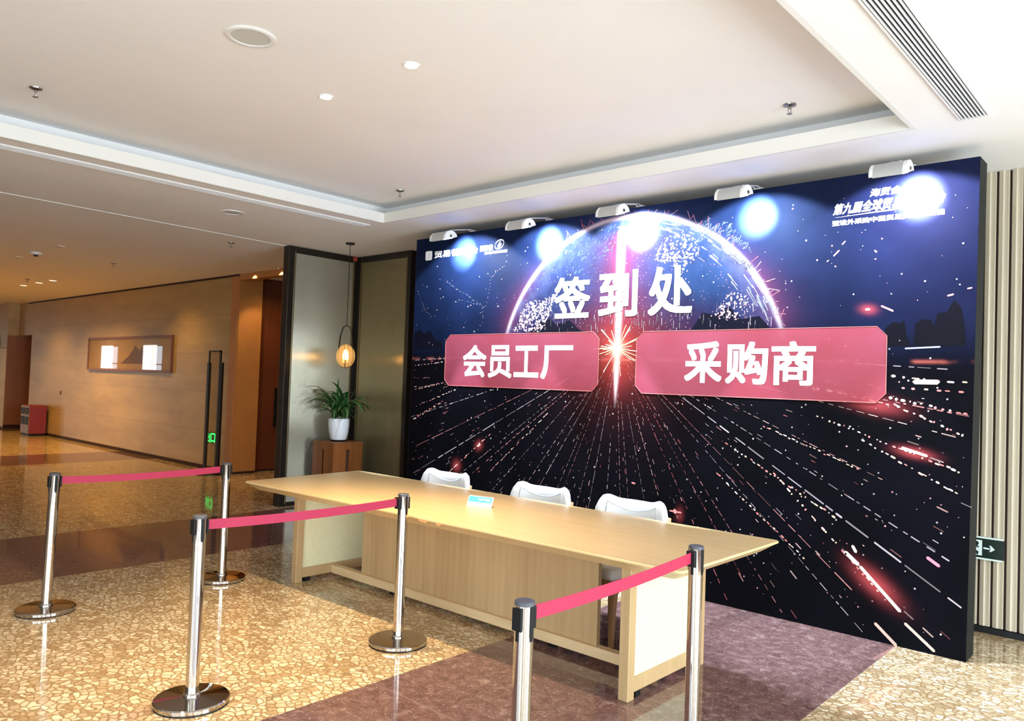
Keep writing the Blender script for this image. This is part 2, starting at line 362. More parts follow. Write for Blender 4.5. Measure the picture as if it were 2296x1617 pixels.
    c = MIX(t, M_(t, 'MULTIPLY', hz, SMOOTH(t, NOISE(t, OBJ(t, (2.2, 1, 1)), 2.0, 2), 0.45, 0.6)), c, (0.8, 0.2, 0.15))
    # reddish glow patches on the light trails
    for (gu, gz, ru, rz, k) in ((4.92, 1.245, 0.10, 0.030, 0.9), (4.70, 0.37, 0.15, 0.060, 0.9), (1.035, 0.985, 0.045, 0.04, 0.7), (0.735, 0.755, 0.05, 0.05, 0.8), (4.67, 1.545, 0.16, 0.05, 0.6), (4.62, 2.178, 0.05, 0.03, 0.7), (3.25, 0.62, 0.03, 0.05, 0.4)):
        a_, b_ = M_(t, 'SUBTRACT', u, gu), M_(t, 'SUBTRACT', z, gz)
        ang = -0.62 if gu > 4 and gz < 1 else (-0.15 if gu > 4 else (0.62 if gu < 2 else 0))
        pa = M_(t, 'ADD', M_(t, 'MULTIPLY', a_, math.cos(ang)), M_(t, 'MULTIPLY', b_, math.sin(ang)))
        pb = M_(t, 'SUBTRACT', M_(t, 'MULTIPLY', b_, math.cos(ang)), M_(t, 'MULTIPLY', a_, math.sin(ang)))
        g = M_(t, 'MULTIPLY', gauss(pa, ru), gauss(pb, rz))
        c = MIX(t, M_(t, 'MULTIPLY', g, k * .6), c, (0.70, 0.10, 0.11))
    L(t, c, b.inputs['Base Color'])
    b.inputs['Roughness'].default_value = 0.6; b.inputs['Specular IOR Level'].default_value = 0.05
    return m
MAT['print'] = mk_backdrop()

def mk_vcol():
    m, t, b = nt('printed_lights')
    a = N(t, 'ShaderNodeVertexColor', layer_name='Col'); L(t, a.outputs[0], b.inputs['Base Color'])
    b.inputs['Roughness'].default_value = 0.5; b.inputs['Specular IOR Level'].default_value = 0.12
    return m
MAT['vcol'] = mk_vcol()
def mk_tint():
    m, t, b = nt('translucent_red_print')
    tr = N(t, 'ShaderNodeBsdfTransparent'); mx = N(t, 'ShaderNodeMixShader')
    o = OBJ(t); n = NOISE(t, o, 1.4, 2)
    L(t, RAMP(t, n, [(0.3, (0.38, 0.052, 0.070)), (0.7, (0.45, 0.088, 0.140))]), b.inputs['Base Color'])
    b.inputs['Roughness'].default_value = 0.45
    mx.inputs[0].default_value = 0.66
    L(t, tr.outputs[0], mx.inputs[1]); L(t, b.outputs[0], mx.inputs[2]); L(t, mx.outputs[0], t.nodes['Material Output'].inputs['Surface'])
    return m
MAT['tint'] = mk_tint()
MAT['redline'] = plain('pink_outline_print', (0.66, 0.17, 0.14), 0.45, vary=0.05)

# ------------------------------------------------------------------ mesh helpers
class MB:
    def __init__(s): s.bm = bmesh.new()
    def _xf(s, vs, rot, org):
        if rot:
            bmesh.ops.rotate(s.bm, verts=vs, cent=org, matrix=Matrix.Rotation(rot[1], 3, rot[0]))
    def box(s, x0, x1, y0, y1, z0, z1, bev=0.0, seg=2):
        r = bmesh.ops.create_cube(s.bm, size=1)
        vs = r['verts']
        for v in vs:
            v.co = Vector((x0 + (v.co.x + .5) * (x1 - x0), y0 + (v.co.y + .5) * (y1 - y0), z0 + (v.co.z + .5) * (z1 - z0)))
        if bev:
            es = list({e for v in vs for e in v.link_edges})
            bmesh.ops.bevel(s.bm, geom=es, offset=bev, segments=seg, affect='EDGES', profile=0.5)
        return s
    def lathe(s, prof, cx=0, cy=0, n=32, cap=True):
        rings = []
        for (r, z) in prof:
            rings.append([s.bm.verts.new((cx + r * math.cos(2 * PI * i / n), cy + r * math.sin(2 * PI * i / n), z)) for i in range(n)])
        for a, b_ in zip(rings[:-1], rings[1:]):
            for i in range(n): s.bm.faces.new((a[i], a[(i + 1) % n], b_[(i + 1) % n], b_[i]))
        if cap:
            if prof[0][0] > 1e-4: s.bm.faces.new(list(reversed(rings[0])))
            if prof[-1][0] > 1e-4: s.bm.faces.new(rings[-1])
        return s
    def tube(s, pts, r, n=8, closed=False):
        pts = [Vector(p) for p in pts]; m = len(pts); rings = []
        up = Vector((0, 0, 1))
        for i, p in enumerate(pts):
            a = pts[(i - 1) % m] if (closed or i > 0) else p
            c = pts[(i + 1) % m] if (closed or i < m - 1) else p
            d = (c - a).normalized()
            q = up if abs(d.dot(up)) < 0.95 else Vector((1, 0, 0))
            e1 = d.cross(q).normalized(); e2 = d.cross(e1).normalized()
            rr = r[i] if isinstance(r, (list, tuple)) else r
            rings.append([s.bm.verts.new(p + rr * (math.cos(2 * PI * k / n) * e1 + math.sin(2 * PI * k / n) * e2)) for k in range(n)])
        # align successive rings
        for i in range(1, len(rings)):
            best = min(range(n), key=lambda sft: sum((rings[i][(k + sft) % n].co - rings[i - 1][k].co).length for k in (0, n // 3)))
            rings[i] = rings[i][best:] + rings[i][:best]
        prs = list(zip(rings[:-1], rings[1:]))
        for a, b_ in prs:
            for k in range(n): s.bm.faces.new((a[k], a[(k + 1) % n], b_[(k + 1) % n], b_[k]))
        if closed:
            a, b_ = rings[-1], rings[0]
            best = min(range(n), key=lambda sft: sum((b_[(k + sft) % n].co - a[k].co).length for k in (0, n // 3)))
            b_ = b_[best:] + b_[:best]
            for k in range(n): s.bm.faces.new((a[k], a[(k + 1) % n], b_[(k + 1) % n], b_[k]))
        else:
            s.bm.faces.new(rings[0]); s.bm.faces.new(list(reversed(rings[-1])))
        return s
    def poly(s, pts):
        s.bm.faces.new([s.bm.verts.new(p) for p in pts]); return s
    def prism(s, pts, vec):
        a = [s.bm.verts.new(p) for p in pts]; vec = Vector(vec)
        b_ = [s.bm.verts.new(Vector(p) + vec) for p in pts]; n = len(pts)
        s.bm.faces.new(a); s.bm.faces.new(list(reversed(b_)))
        for i in range(n): s.bm.faces.new((a[i], a[(i + 1) % n], b_[(i + 1) % n], b_[i]))
        return s
    def loft(s, loops, cap=True):
        rs = [[s.bm.verts.new(p) for p in lp] for lp in loops]; n = len(loops[0])
        for a, b_ in zip(rs[:-1], rs[1:]):
            for i in range(n): s.bm.faces.new((a[i], a[(i + 1) % n], b_[(i + 1) % n], b_[i]))
        if cap: s.bm.faces.new(list(reversed(rs[0]))); s.bm.faces.new(rs[-1])
        return s
    def tilt(s, axis, ang, org):
        bmesh.ops.rotate(s.bm, verts=s.bm.verts[:], cent=org, matrix=Matrix.Rotation(ang, 3, axis)); return s
    def build(s, name, m, parent=None, smooth=None, **props):
        bmesh.ops.recalc_face_normals(s.bm, faces=s.bm.faces[:])
        me = bpy.data.meshes.new(name)
        if parent is not None:
            w = parent
            off = Vector((0, 0, 0))
            while w is not None: off += w.location; w = w.parent
            bmesh.ops.translate(s.bm, verts=s.bm.verts[:], vec=-off)
        s.bm.to_mesh(me); s.bm.free()
        me.materials.append(m)
        if smooth:
            me.polygons.foreach_set('use_smooth', [True] * len(me.polygons))
            me.set_sharp_from_angle(angle=math.radians(smooth))
        o = bpy.data.objects.new(name, me); COL.objects.link(o)
        if parent is not None: o.parent = parent
        for k, v in props.items(): o[k] = v
        return o
def thing(name, label, cat, loc=(0, 0, 0), group=None):
    o = bpy.data.objects.new(name, None); o.empty_display_size = 0.1; COL.objects.link(o); o.location = loc
    o['label'] = label; o['category'] = cat
    if group: o['group'] = group
    return o
def tag(o, label, cat, group=None):
    o['label'] = label; o['category'] = cat
    if group: o['group'] = group
    return o
def struct(o, label=None, cat='wall'):
    o['kind'] = 'structure'
    if label: o['label'] = label; o['category'] = cat
    return o
def dup(root, loc, label=None, group=None):
    r = root.copy(); COL.objects.link(r); r.location = loc
    if label: r['label'] = label
    if group: r['group'] = group
    for ch in list(root.children):
        c = ch.copy(); COL.objects.link(c); c.parent = r
        for g in list(ch.children):
            d = g.copy(); COL.objects.link(d); d.parent = c
    return r
def text_polys(body, bold=0.02):
    cu = bpy.data.curves.new('lettering', 'FONT'); cu.body = body; cu.offset = bold; cu.resolution_u = 4
    o = bpy.data.objects.new('lettering', cu); COL.objects.link(o)
    dg = bpy.context.evaluated_depsgraph_get(); dg.update()
    me = bpy.data.meshes.new_from_object(o.evaluated_get(dg))
    vs = [tuple(v.co) for v in me.vertices]; ps = [tuple(p.vertices) for p in me.polygons]
    bpy.data.objects.remove(o); bpy.data.curves.remove(cu); bpy.data.meshes.remove(me)
    return vs, ps
def add_text(mb, body, x0, x1, z0, z1, y, bold=0.02, shear=0.0, lift=0.0):
    """lettering fitted into the box x0..x1, z0..z1 of a vertical plane facing -y"""
    vs, ps = text_polys(body, 0.0)
    if not vs: return
    ax, bx = min(v[0] for v in vs), max(v[0] for v in vs); az, bz = min(v[1] for v in vs), max(v[1] for v in vs)
    for k, (sx_, sz_) in enumerate([(0, 0)] + [(bold * p, bold * q) for p in (-1, 0, 1) for q in (-1, 0, 1) if p or q] if bold else [(0, 0)]):
        nv = []
        for v in vs:
            fz = (v[1] + sz_ - az + bold) / (bz - az + 2 * bold); fx = (v[0] + sx_ - ax + bold) / (bx - ax + 2 * bold)
            nv.append(mb.bm.verts.new((x0 + fx * (x1 - x0) + shear * fz * (z1 - z0), y - k * .00003, z0 + fz * (z1 - z0) + lift * fx)))
        for p in ps:
            try: mb.bm.faces.new([nv[i] for i in p])
            except ValueError: pass

# ================================================================== SETTING
ZC, ZI, ZL = 3.2, 3.41, 3.30            # outer ceiling, recess ceiling, lip top
YW = 6.2                                  # long wall
CX0, CX1, CY0, CY1 = -6.27, -1.305, -2.2, 4.93
D = 0.20
XE, YS, XF = 2.6, -3.2, -46.0             # east wall, south wall, far end
b = MB(); b.poly([(XF, YS, 0), (XE, YS, 0), (XE, 10, 0), (XF, 10, 0)])
struct(b.build('floor', MAT['floor']), 'polished terrazzo floor with maroon bands', 'floor')
b = MB()
for (x0, x1, y0, y1) in ((XF, CX0, YS, 10), (CX1, XE, YS, 10), (CX0, CX1, CY1, 10), (CX0, CX1, YS, CY0)):
    b.poly([(x0, y0, ZC), (x1, y0, ZC), (x1, y1, ZC), (x0, y1, ZC)])
def ringwalls(b, x0, x1, y0, y1, za, zb):
    for p, q in (((x0, y0), (x1, y0)), ((x1, y0), (x1, y1)), ((x1, y1), (x0, y1)), ((x0, y1), (x0, y0))):
        b.poly([(*p, za), (*q, za), (*q, zb), (*p, zb)])
ringwalls(b, CX0 - D, CX1 + D, CY0 - D, CY1 + D, ZC + .02, ZI)
b.poly([(CX0 - D, CY0 - D, ZI), (CX1 + D, CY0 - D, ZI), (CX1 + D, CY1 + D, ZI), (CX0 - D, CY1 + D, ZI)])
for (x0, x1, y0, y1) in ((CX0 - D, CX0, CY0 - D, CY1 + D), (CX1, CX1 + D, CY0 - D, CY1 + D), (CX0, CX1, CY1, CY1 + D), (CX0, CX1, CY0 - D, CY0)):
    b.poly([(x0, y0, ZC + .02), (x1, y0, ZC + .02), (x1, y1, ZC + .02), (x0, y1, ZC + .02)])
struct(b.build('ceiling', MAT['ceiling']), 'white plaster ceiling with recessed tray', 'ceiling')
b = MB(); tk = 0.03
b.box(CX0 - tk, CX0, CY0, CY1 + tk, ZC - .001, ZL); b.box(CX1, CX1 + tk, CY0, CY1 + tk, ZC - .001, ZL)
b.box(CX0, CX1, CY1, CY1 + tk, ZC - .001, ZL); b.box(CX0, CX1, CY0 - tk, CY0, ZC - .001, ZL)
b.box(CX0, CX0 + .006, CY0, CY1, ZC + .002, ZC + .022)
struct(b.build('trim_1', MAT['lip']), 'white cove lip around the recessed ceiling', 'trim')
b = MB(); b.prism([(-8.00, -3.0, ZC - .006), (-8.02, -3.0, ZC - .006), (-8.45, 5.13, ZC - .006), (-8.43, 5.13, ZC - .006)], (0, 0, .012))
struct(b.build('trim_2', MAT['lip']), 'thin pale joint line in the hall ceiling', 'trim')

# long stone wall of the hall, its doorways
b = MB()
b.box(-21.55, -11.5, YW, YW + .2, 0, ZC)
b.box(-22.6, -21.55, YW, YW + .2, 2.38, ZC)
b.box(XF, -22.6, 5.95, YW + .2, 0, ZC)
struct(b.build('wall_left', MAT['stone']), 'beige travertine wall of the hall', 'wall')
b = MB(); b.box(-21.55, -11.52, YW - .012, YW, 0, .06); b.box(XF, -22.6, 5.938, 5.95, 0, .05)
struct(b.build('baseboard_left', MAT['gap']), 'dark skirting under the stone wall', 'baseboard')
b = MB(); b.box(-21.9, -11.5, YW - .010, YW, 3.165, ZC - .001)  # flat strip on the wall face, its dark colour stands for the gap's shade
struct(b.build('trim_3', MAT['gap']), 'dark strip painted as the shadow gap along the top of the stone wall', 'trim')
# doorway by the screen: veneered jamb, header, passage
b = MB()
b.box(-11.62, -11.47, YW, 6.60, 0, ZC)
b.box(-11.72, -11.5, YW - .008, YW, 0, ZC)
b.box(-11.47, -8.45, YW, 6.36, 3.10, ZC)
struct(b.build('trim_4', MAT['orange']), 'orange veneered jamb and header of the doorway', 'trim')
b = MB(); b.box(-11.75, -11.66, 6.60, 9.5, 0, ZC); b.box(-11.66, -8.0, 9.4, 9.5, 0, ZC); b.box(-8.45, -8.37, 6.36, 9.4, 0, ZC)
struct(b.build('wall_passage', MAT['reddoor']), 'dark red passage wall', 'wall')
d = struct(MB().box(-11.66, -11.60, 6.62, 7.75, 0.02, 2.99, .004).build('door_1', MAT['reddoor']), 'dark red door beside the screen', 'door')
hb = MB(); hb.box(-11.57, -11.54, 6.95, 7.03, .73, 1.38, .006); hb.box(-11.60, -11.56, 6.975, 7.005, .80, .84); hb.box(-11.60, -11.56, 6.975, 7.005, 1.27, 1.31)
hb.build('handle', MAT['black'], d)
b = MB(); b.box(-11.47, -11.462, YW, 6.60, 0, .035); b.box(-11.60, -11.592, 6.62, 7.75, 0, .03)
struct(b.build('baseboard_jamb', MAT['gap']), 'dark skirting of the doorway', 'baseboard')
# far doorway
d = struct(MB().box(-22.66, -22.58, 5.955, 7.2, .10, 2.36, .004).build('door_2', MAT['browndoor']), 'brown door at the end of the stone wall', 'door')
MB().box(-22.66, -22.575, 5.957, 7.2, 0.0, .10).build('kick_plate', MAT['gap'], d)
b = MB(); b.box(-22.76, -21.4, 7.2, 7.3, 0, ZC); b.box(-21.55, -21.45, YW + .2, 7.3, 0, ZC); b.box(-22.76, -22.66, YW, 7.3, 0, ZC)
struct(b.build('wall_far_recess', MAT['orange']), 'recess behind the brown door', 'wall')

# wall behind screen and backdrop, with vertical timber slats on its right end
b = MB(); b.box(-8.45, XE, YW + .03, YW + .15, 0, ZC)
struct(b.build('wall_back', MAT['gap']), 'dark wall behind the backdrop', 'wall')
MAT['slat'] = wood('slat_wood', (0.40, 0.335, 0.24), (0.52, 0.45, 0.335), 'Z', 1.0, 0.5)
b = MB(); px = -1.615; pitch = 0.0785
while px < XE - .1:
    w = pitch - .014
    prof = [(px, YW + .03), (px, YW + .002), (px + w * .06, YW - .004), (px + w * .42, YW - .010), (px + w * .55, YW - .002), (px + w * .70, YW - .002), (px + w * .94, YW - .004), (px + w, YW + .002), (px + w, YW + .03)]
    b.prism([(x, y, .045) for x, y in prof], (0, 0, ZC - .046)); px += pitch
struct(b.build('wall_slats', MAT['slat']), 'beige vertical slat cladding to the right of the backdrop', 'wall')
b = MB(); b.box(-1.62, XE, YW - .02, YW + .03, 0, .04)
struct(b.build('baseboard_back', MAT['black']), 'black skirting under the slats', 'baseboard')
# window walls behind and beside the camera
def window_wall(name, axis, pos, a0, a1, wins, ww=2.2, zlo=.2, zhi=2.8):
    b = MB()
    def bx(p0, p1, z0, z1):
        if axis == 'x': b.box(pos, pos + .2, p0, p1, z0, z1)
        else: b.box(p0, p1, pos - .2, pos, z0, z1)
    cur = a0
    for c in sorted(wins):
        bx(cur, c - ww / 2, 0, ZC); bx(c - ww / 2, c + ww / 2, 0, zlo); bx(c - ww / 2, c + ww / 2, zhi, ZC); cur = c + ww / 2
    bx(cur, a1, 0, ZC)
    struct(b.build(name, MAT['wall']), 'plain wall with tall windows', 'wall')
window_wall('wall_right', 'x', XE, YS, 10, [y for _, y in WIN_E])
window_wall('wall_front', 'y', YS, XF, XE, [x for x, _ in WIN_S] + [x for x, _ in WIN_FAR], 2.4)
b = MB(); b.box(XF - .2, XF, YS, 10, 0, ZC); struct(b.build('wall_far', MAT['stone']), 'end wall of the hall', 'wall')
wi = 0
for axis, lst in (('x', WIN_E), ('y', WIN_S), ('y', WIN_FAR)):
    for (wx, wy) in lst:
        wi += 1; b = MB()
        for k in (-1.12, 0, 1.12):
            if axis == 'x': b.box(XE + .02, XE + .09, wy + k - .03, wy + k + .03, .2, 2.8)
            else: b.box(wx + k - .03, wx + k + .03, YS - .09, YS - .02, .2, 2.8)
        for zz in (.22, 1.9, 2.78):
            if axis == 'x': b.box(XE + .02, XE + .09, wy - 1.12, wy + 1.12, zz - .025, zz + .025)
            else: b.box(wx - 1.15, wx + 1.15, YS - .09, YS - .02, zz - .025, zz + .025)
        struct(b.build('window_%d' % wi, MAT['dark']), 'tall window with dark frame', 'window')

# ================================================================== PARTITION SCREENS
def screen_panel(name, label, axis, fixed, a0, a1, edge_lo, edge_hi, matp):
    """axis 'y': panel in the plane x = fixed facing +x; axis 'x': plane y = fixed facing -y"""
    mid = (a0 + a1) / 2
    t = thing(name, label, 'partition screen', (fixed, mid, 0) if axis == 'y' else (mid, fixed, 0))
    def bx(mb, p0, p1, d0, d1, z0, z1, bev=0):
        if axis == 'y': mb.box(fixed - d1, fixed - d0, p0, p1, z0, z1, bev)
        else: mb.box(p0, p1, fixed + d0, fixed + d1, z0, z1, bev)
    b = MB()
    bx(b, a0, a0 + edge_lo, -.012, .10, 0, ZC - .003, .004); bx(b, a1 - edge_hi, a1, -.012, .10, 0, ZC - .003, .004)
    bx(b, a0 + edge_lo, a1 - edge_hi, -.010, .10, 3.115, ZC - .003, .004); bx(b, a0 + edge_lo, a1 - edge_hi, -.010, .10, 0, .05, .004)
    b.build('frame', MAT['dark'], t)
    b = MB(); bx(b, a0 + edge_lo - .005, a1 - edge_hi + .005, .002, .06, .045, 3.12)
    b.build('ribbed_panel', matp, t)
    b = MB(); bx(b, a0 + edge_lo - .012, a0 + edge_lo + .006, -.018, .0, .03, 3.13, .003); bx(b, a1 - edge_hi - .006, a1 - edge_hi + .012, -.018, .0, .03, 3.13, .003)
    b.build('edge_strip', MAT['bronze'], t)
    return t
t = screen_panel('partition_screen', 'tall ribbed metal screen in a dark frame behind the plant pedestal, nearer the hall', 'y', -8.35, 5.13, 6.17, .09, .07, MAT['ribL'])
MB().box(-8.462, -8.452, 5.13, 5.16, 0, ZC - .004).build('bronze_post', MAT['bronze'], t)
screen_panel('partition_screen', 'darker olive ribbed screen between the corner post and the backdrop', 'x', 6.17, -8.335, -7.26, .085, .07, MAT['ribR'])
tag(MB().box(-8.40, -8.32, 6.08, 6.14, 3.135, ZC - .004, .004).build('fire_label', MAT['redlabel']), 'small red label plate at the ceiling where the two screens meet', 'label')

# ================================================================== BACKDROP
XL, XR, YB, ZB = -6.29, -1.03, 5.406, 3.103
bd = thing('stage_backdrop', 'large printed backdrop wall of a glowing globe with white Chinese lettering', 'backdrop', (XL, YB, 0))
MB().prism([(XL, YB + .004, 0), (XR - .032, YB + .004, 0), (XR, YB + .004, ZB), (XL, YB + .004, ZB)], (0, .196, 0)).build('board', plain('backdrop_side', (0.009, 0.011, 0.012), 0.6, spec=0.2), bd, label='dark edge of the board')
b = MB(); b.poly([(XL, YB, 0.0), (XR - .032, YB, 0.0), (XR, YB, ZB), (XL, YB, ZB)]); b.build('printed_panel', MAT['print'], bd)

class VC:                                   # flat printed marks with a colour each
    def __init__(s): s.v = []; s.f = []; s.c = []
    def quad(s, pts, col):
        i = len(s.v); s.v += pts; s.f.append(tuple(range(i, i + len(pts)))); s.c.append(col)
    def dash(s, u0, z0, u1, z1, w, col, taper=1.0):
        dx, dz = u1 - u0, z1 - z0; l = math.hypot(dx, dz) or 1e-6; nx, nz = -dz / l * w / 2, dx / l * w / 2
        ex, ez = dx / l * min(w / 2, l / 3), dz / l * min(w / 2, l / 3)
        s.quad([(u0, z0), (u0 + nx * taper + ex, z0 + nz * taper + ez), (u1 + nx - ex, z1 + nz - ez), (u1, z1), (u1 - nx - ex, z1 - nz - ez), (u0 - nx * taper + ex, z0 - nz * taper + ez)], col)
    def dot(s, u, z, r, col, n=6, sq=1.0):
        s.quad([(u + r * math.cos(2 * PI * k / n) * sq, z + r * math.sin(2 * PI * k / n)) for k in range(n)], col)
    def build(s, name, parent, lift, matl=None):
        me = bpy.data.meshes.new(name)
        dep = {}
        for k, f in enumerate(s.f):
            for i in f: dep[i] = lift + (k % 160) * 5e-6
        me.from_pydata([(u, -dep[i], z) for i, (u, z) in enumerate(s.v)], [], s.f)
        ca = me.color_attributes.new('Col', 'FLOAT_COLOR', 'CORNER')
        data = []
        for f, c in zip(s.f, s.c): data += [*c, 1.0] * len(f)
        ca.data.foreach_set('color', data)
        me.materials.append(matl or MAT['vcol'])
        o = bpy.data.objects.new(name, me); COL.objects.link(o); o.parent = parent
        return o
rnd = random.Random(5)
UW = XR - XL
def sh(c, lo, hi): k = rnd.uniform(lo, hi); return tuple(q * k for q in c)
def inb(u, z, lo=.01, hi=ZB - .02): return 0.01 < u < UW - 0.01 and lo < z < hi
pinks = [(0.62, 0.26, 0.25), (0.70, 0.40, 0.36), (0.60, 0.15, 0.17), (0.72, 0.52, 0.46), (0.66, 0.44, 0.43), (0.55, 0.46, 0.50)]
v = VC(); CU, CZ = 2.62, 1.925
# light trails fanning from the burst
angs = []
for k in range(30): angs.append((-90 + (k / 29.0 - .5) * 176 + rnd.uniform(-2.2, 2.2)))
for a in angs:
    ar = math.radians(a); ca_, sa_ = math.cos(ar), math.sin(ar)
    style = rnd.random(); rr = rnd.uniform(.10, .5) if style < .75 else rnd.uniform(.5, 1.2)
    rmax = rnd.uniform(2.0, 4.2); w0 = rnd.uniform(.0022, .0048); col = rnd.choice(pinks)
    low = abs(math.cos(ar)) > .8
    while rr < rmax:
        seg = rnd.uniform(.012, .05) * (0.6 + rr * .45) * (2.8 if style < .18 else 1.0)
        u0, z0 = CU + ca_ * rr, CZ + sa_ * rr; u1, z1 = CU + ca_ * (rr + seg), CZ + sa_ * (rr + seg)
        if not (inb(u0, z0) and inb(u1, z1)): break
        wf = w0 * (0.55 + rr * .42) * (1.6 if low else 1.0) * rnd.uniform(.7, 1.25)
        bright = rnd.uniform(.2, .85)
        v.dash(u0, z0, u1, z1, wf, tuple(c * bright for c in col))
        rr += seg + rnd.uniform(.006, .03) * (.4 + rr * .6) * (3.0 if rnd.random() < .06 else 1)
# broken secondary dashes parallel to the fan
for _ in range(520):
    a = math.radians(rnd.uniform(-178, -2)); r = rnd.uniform(.35, 3.6); ca_, sa_ = math.cos(a), math.sin(a)
    u0, z0 = CU + ca_ * r, CZ + sa_ * r; seg = rnd.uniform(.008, .05) * (.5 + .5 * r)
    u1, z1 = u0 + ca_ * seg, z0 + sa_ * seg
    if inb(u0, z0) and inb(u1, z1):
        k = rnd.uniform(.10, .65); c = rnd.choice(pinks)
        v.dash(u0, z0, u1, z1, rnd.uniform(.003, .007) * (.6 + .3 * r), tuple(q * k for q in c))
# fat bright clusters on the right side roads
for (u0, z0, u1, z1, n, w) in ((4.76, 1.60, 5.22, 1.50, 12, .020), (4.20, 1.66, 4.78, 1.545, 12, .016), (4.78, 1.555, 5.22, 1.36, 14, .016), (4.3, 1.45, 5.2, 1.14, 26, .013), (3.9, 1.36, 4.6, 1.10, 22, .010),
                               (3.62, 1.21, 4.45, 0.76, 26, .012), (4.0, 1.02, 4.75, .30, 22, .016), (3.55, .98, 4.25, .44, 26, .011), (4.6, 1.30, 5.2, 1.00, 16, .012), (4.78, 1.73, 5.24, 1.70, 7, .016), (4.83, 1.665, 5.23, 1.645, 6, .014),
                               (.05, 1.18, .52, 1.40, 14, .020), (.05, 1.50, .5, 1.58, 12, .011), (.05, 1.75, .5, 1.80, 9, .008), (.1, 1.33, .7, 1.52, 16, .010), (.4, .5, 1.2, 1.12, 24, .009), (1.2, .75, 1.9, 1.35, 22, .007)):
    for k in range(n):
        f = (k + rnd.uniform(-.3, .3)) / n; l = rnd.uniform(.25, .9) / n
        ua, za = u0 + (u1 - u0) * f, z0 + (z1 - z0) * f; ub, zb = u0 + (u1 - u0) * (f + l), z0 + (z1 - z0) * (f + l)
        j = rnd.uniform(-.006, .006)
        if inb(ua, za + j) and inb(ub, zb + j):
            v.dash(ua, za + j, ub, zb + j, w * rnd.uniform(.5, 1.15), rnd.choice([(0.74, 0.42, 0.36), (0.68, 0.22, 0.21), (0.80, 0.62, 0.54), (0.74, 0.48, 0.34)]))
for (u0, z0, u1, z1, w, c) in ((4.60, .47, 4.86, .22, .022, (.95, .62, .50)), (4.50, .55, 4.60, .47, .026, (.92, .7, .62)), (4.84, 1.275, 5.0, 1.23, .018, (.95, .45, .38)), (4.88, .16, 5.06, .02, .018, (.85, .5, .42)), (4.70, .12, 4.84, .0, .02, (.8, .42, .36)),
                               (4.90, 1.70, 5.06, 1.702, .030, (.95, .72, .66)), (1.02, .97, 1.06, .998, .016, (.95, .6, .62)), (0.71, .745, .745, .768, .014, (.95, .55, .6)), (4.70, 2.20, 4.78, 2.16, .012, (.9, .35, .45)), (4.6, 2.178, 4.635, 2.178, .016, (.95, .45, .5)),
                               (4.85, 1.915, 5.06, 1.925, .010, (.40, .48, .85)), (4.385, 2.555, 4.425, 2.595, .009, (.85, .45, .55)), (4.44, 2.63, 4.465, 2.655, .008, (.8, .45, .55)), (4.34, 2.52, 4.355, 2.532, .007, (.8, .45, .55)), (5.09, 2.245, 5.13, 2.255, .011, (.75, .32, .42)), (5.20, 2.285, 5.23, 2.29, .009, (.8, .4, .5)),
                               (5.0, .60, 5.08, .55, .02, (.85, .25, .35)), (4.55, .60, 4.58, .55, .02, (.9, .7, .6)), (3.20, .66, 3.22, .62, .03, (.75, .28, .26)), (3.16, .64, 3.27, .636, .012, (.75, .28, .26)), (2.80, .82, 2.84, .815, .014, (.7, .25, .25))):
    v.dash(u0, z0, u1, z1, w, c)
# drifting specks
for _ in range(760):
    u, z = rnd.uniform(.03, UW - .03), rnd.uniform(.05, ZB - .12)
    k = rnd.uniform(.25, .95); c = (0.80, 0.72, 0.74) if rnd.random() < .65 else (0.85, 0.40, 0.42)
    v.dot(u, z, rnd.choice([.0025, .003, .0035, .005, .0065]), tuple(q * k for q in c))
# constellation lines on the left
for (pts, c) in (([(.50, 2.62), (.58, 2.57), (.68, 2.52), (.78, 2.48), (.86, 2.43), (.95, 2.38), (1.06, 2.33)], (.75, .78, .85)), ([(1.06, 2.33), (1.10, 2.50), (1.12, 2.62), (1.2, 2.68), (1.32, 2.74)], (.85, .5, .55)), ([(.68, 2.43), (.85, 2.40), (1.02, 2.34), (1.04, 2.2), (.90, 2.05)], (.7, .72, .8)), ([(.05, 2.55), (.12, 2.42), (.18, 2.34), (.3, 2.26)], (.8, .5, .55))):
    for (a, c2) in zip(pts[:-1], pts[1:]):
        n = 4
        for k in range(n):
            f = (k + rnd.random() * .4) / n
            v.dot(a[0] + (c2[0] - a[0]) * f + rnd.uniform(-.006, .006), a[1] + (c2[1] - a[1]) * f + rnd.uniform(-.006, .006), rnd.uniform(.002, .005), sh(c, .3, .9))
# sparks around the rim of the globe
for _ in range(60):
    th = math.radians(rnd.uniform(18, 120)); r0 = 1.405 + rnd.uniform(-.02, .03); l = rnd.uniform(.02, .10)
    a2 = th + rnd.uniform(-.9, .9)
    u0, z0 = 2.69 + r0 * math.cos(th), 1.632 + r0 * math.sin(th); u1, z1 = u0 + l * math.cos(a2), z0 + l * math.sin(a2)
    if inb(u1, z1) and z0 > 2.0: v.dash(u0, z0, u1, z1, .0045, rnd.choice([(.45, .08, .12), (.5, .14, .2), (.5, .3, .36)]), .6)
for _ in range(40):
    th = rnd.uniform(0, 2 * PI); r1 = rnd.uniform(.05, .26)
    v.dash(CU + .03 * math.cos(th), CZ + .03 * math.sin(th), CU + r1 * math.cos(th), CZ + r1 * math.sin(th), .006, rnd.choice([(1, .55, .3), (.95, .75, .55), (1, .4, .3)]), 1.0)
# streaks of light inside the lower globe
for _ in range(150):
    u = rnd.uniform(1.5, 4.0); z0 = rnd.uniform(2.06, 2.26); l = rnd.uniform(.01, .07)
    v.dash(u, z0, u + rnd.uniform(-.003, .003), z0 + l, rnd.uniform(.003, .006), sh((.85, .70, .78), .06, .4))
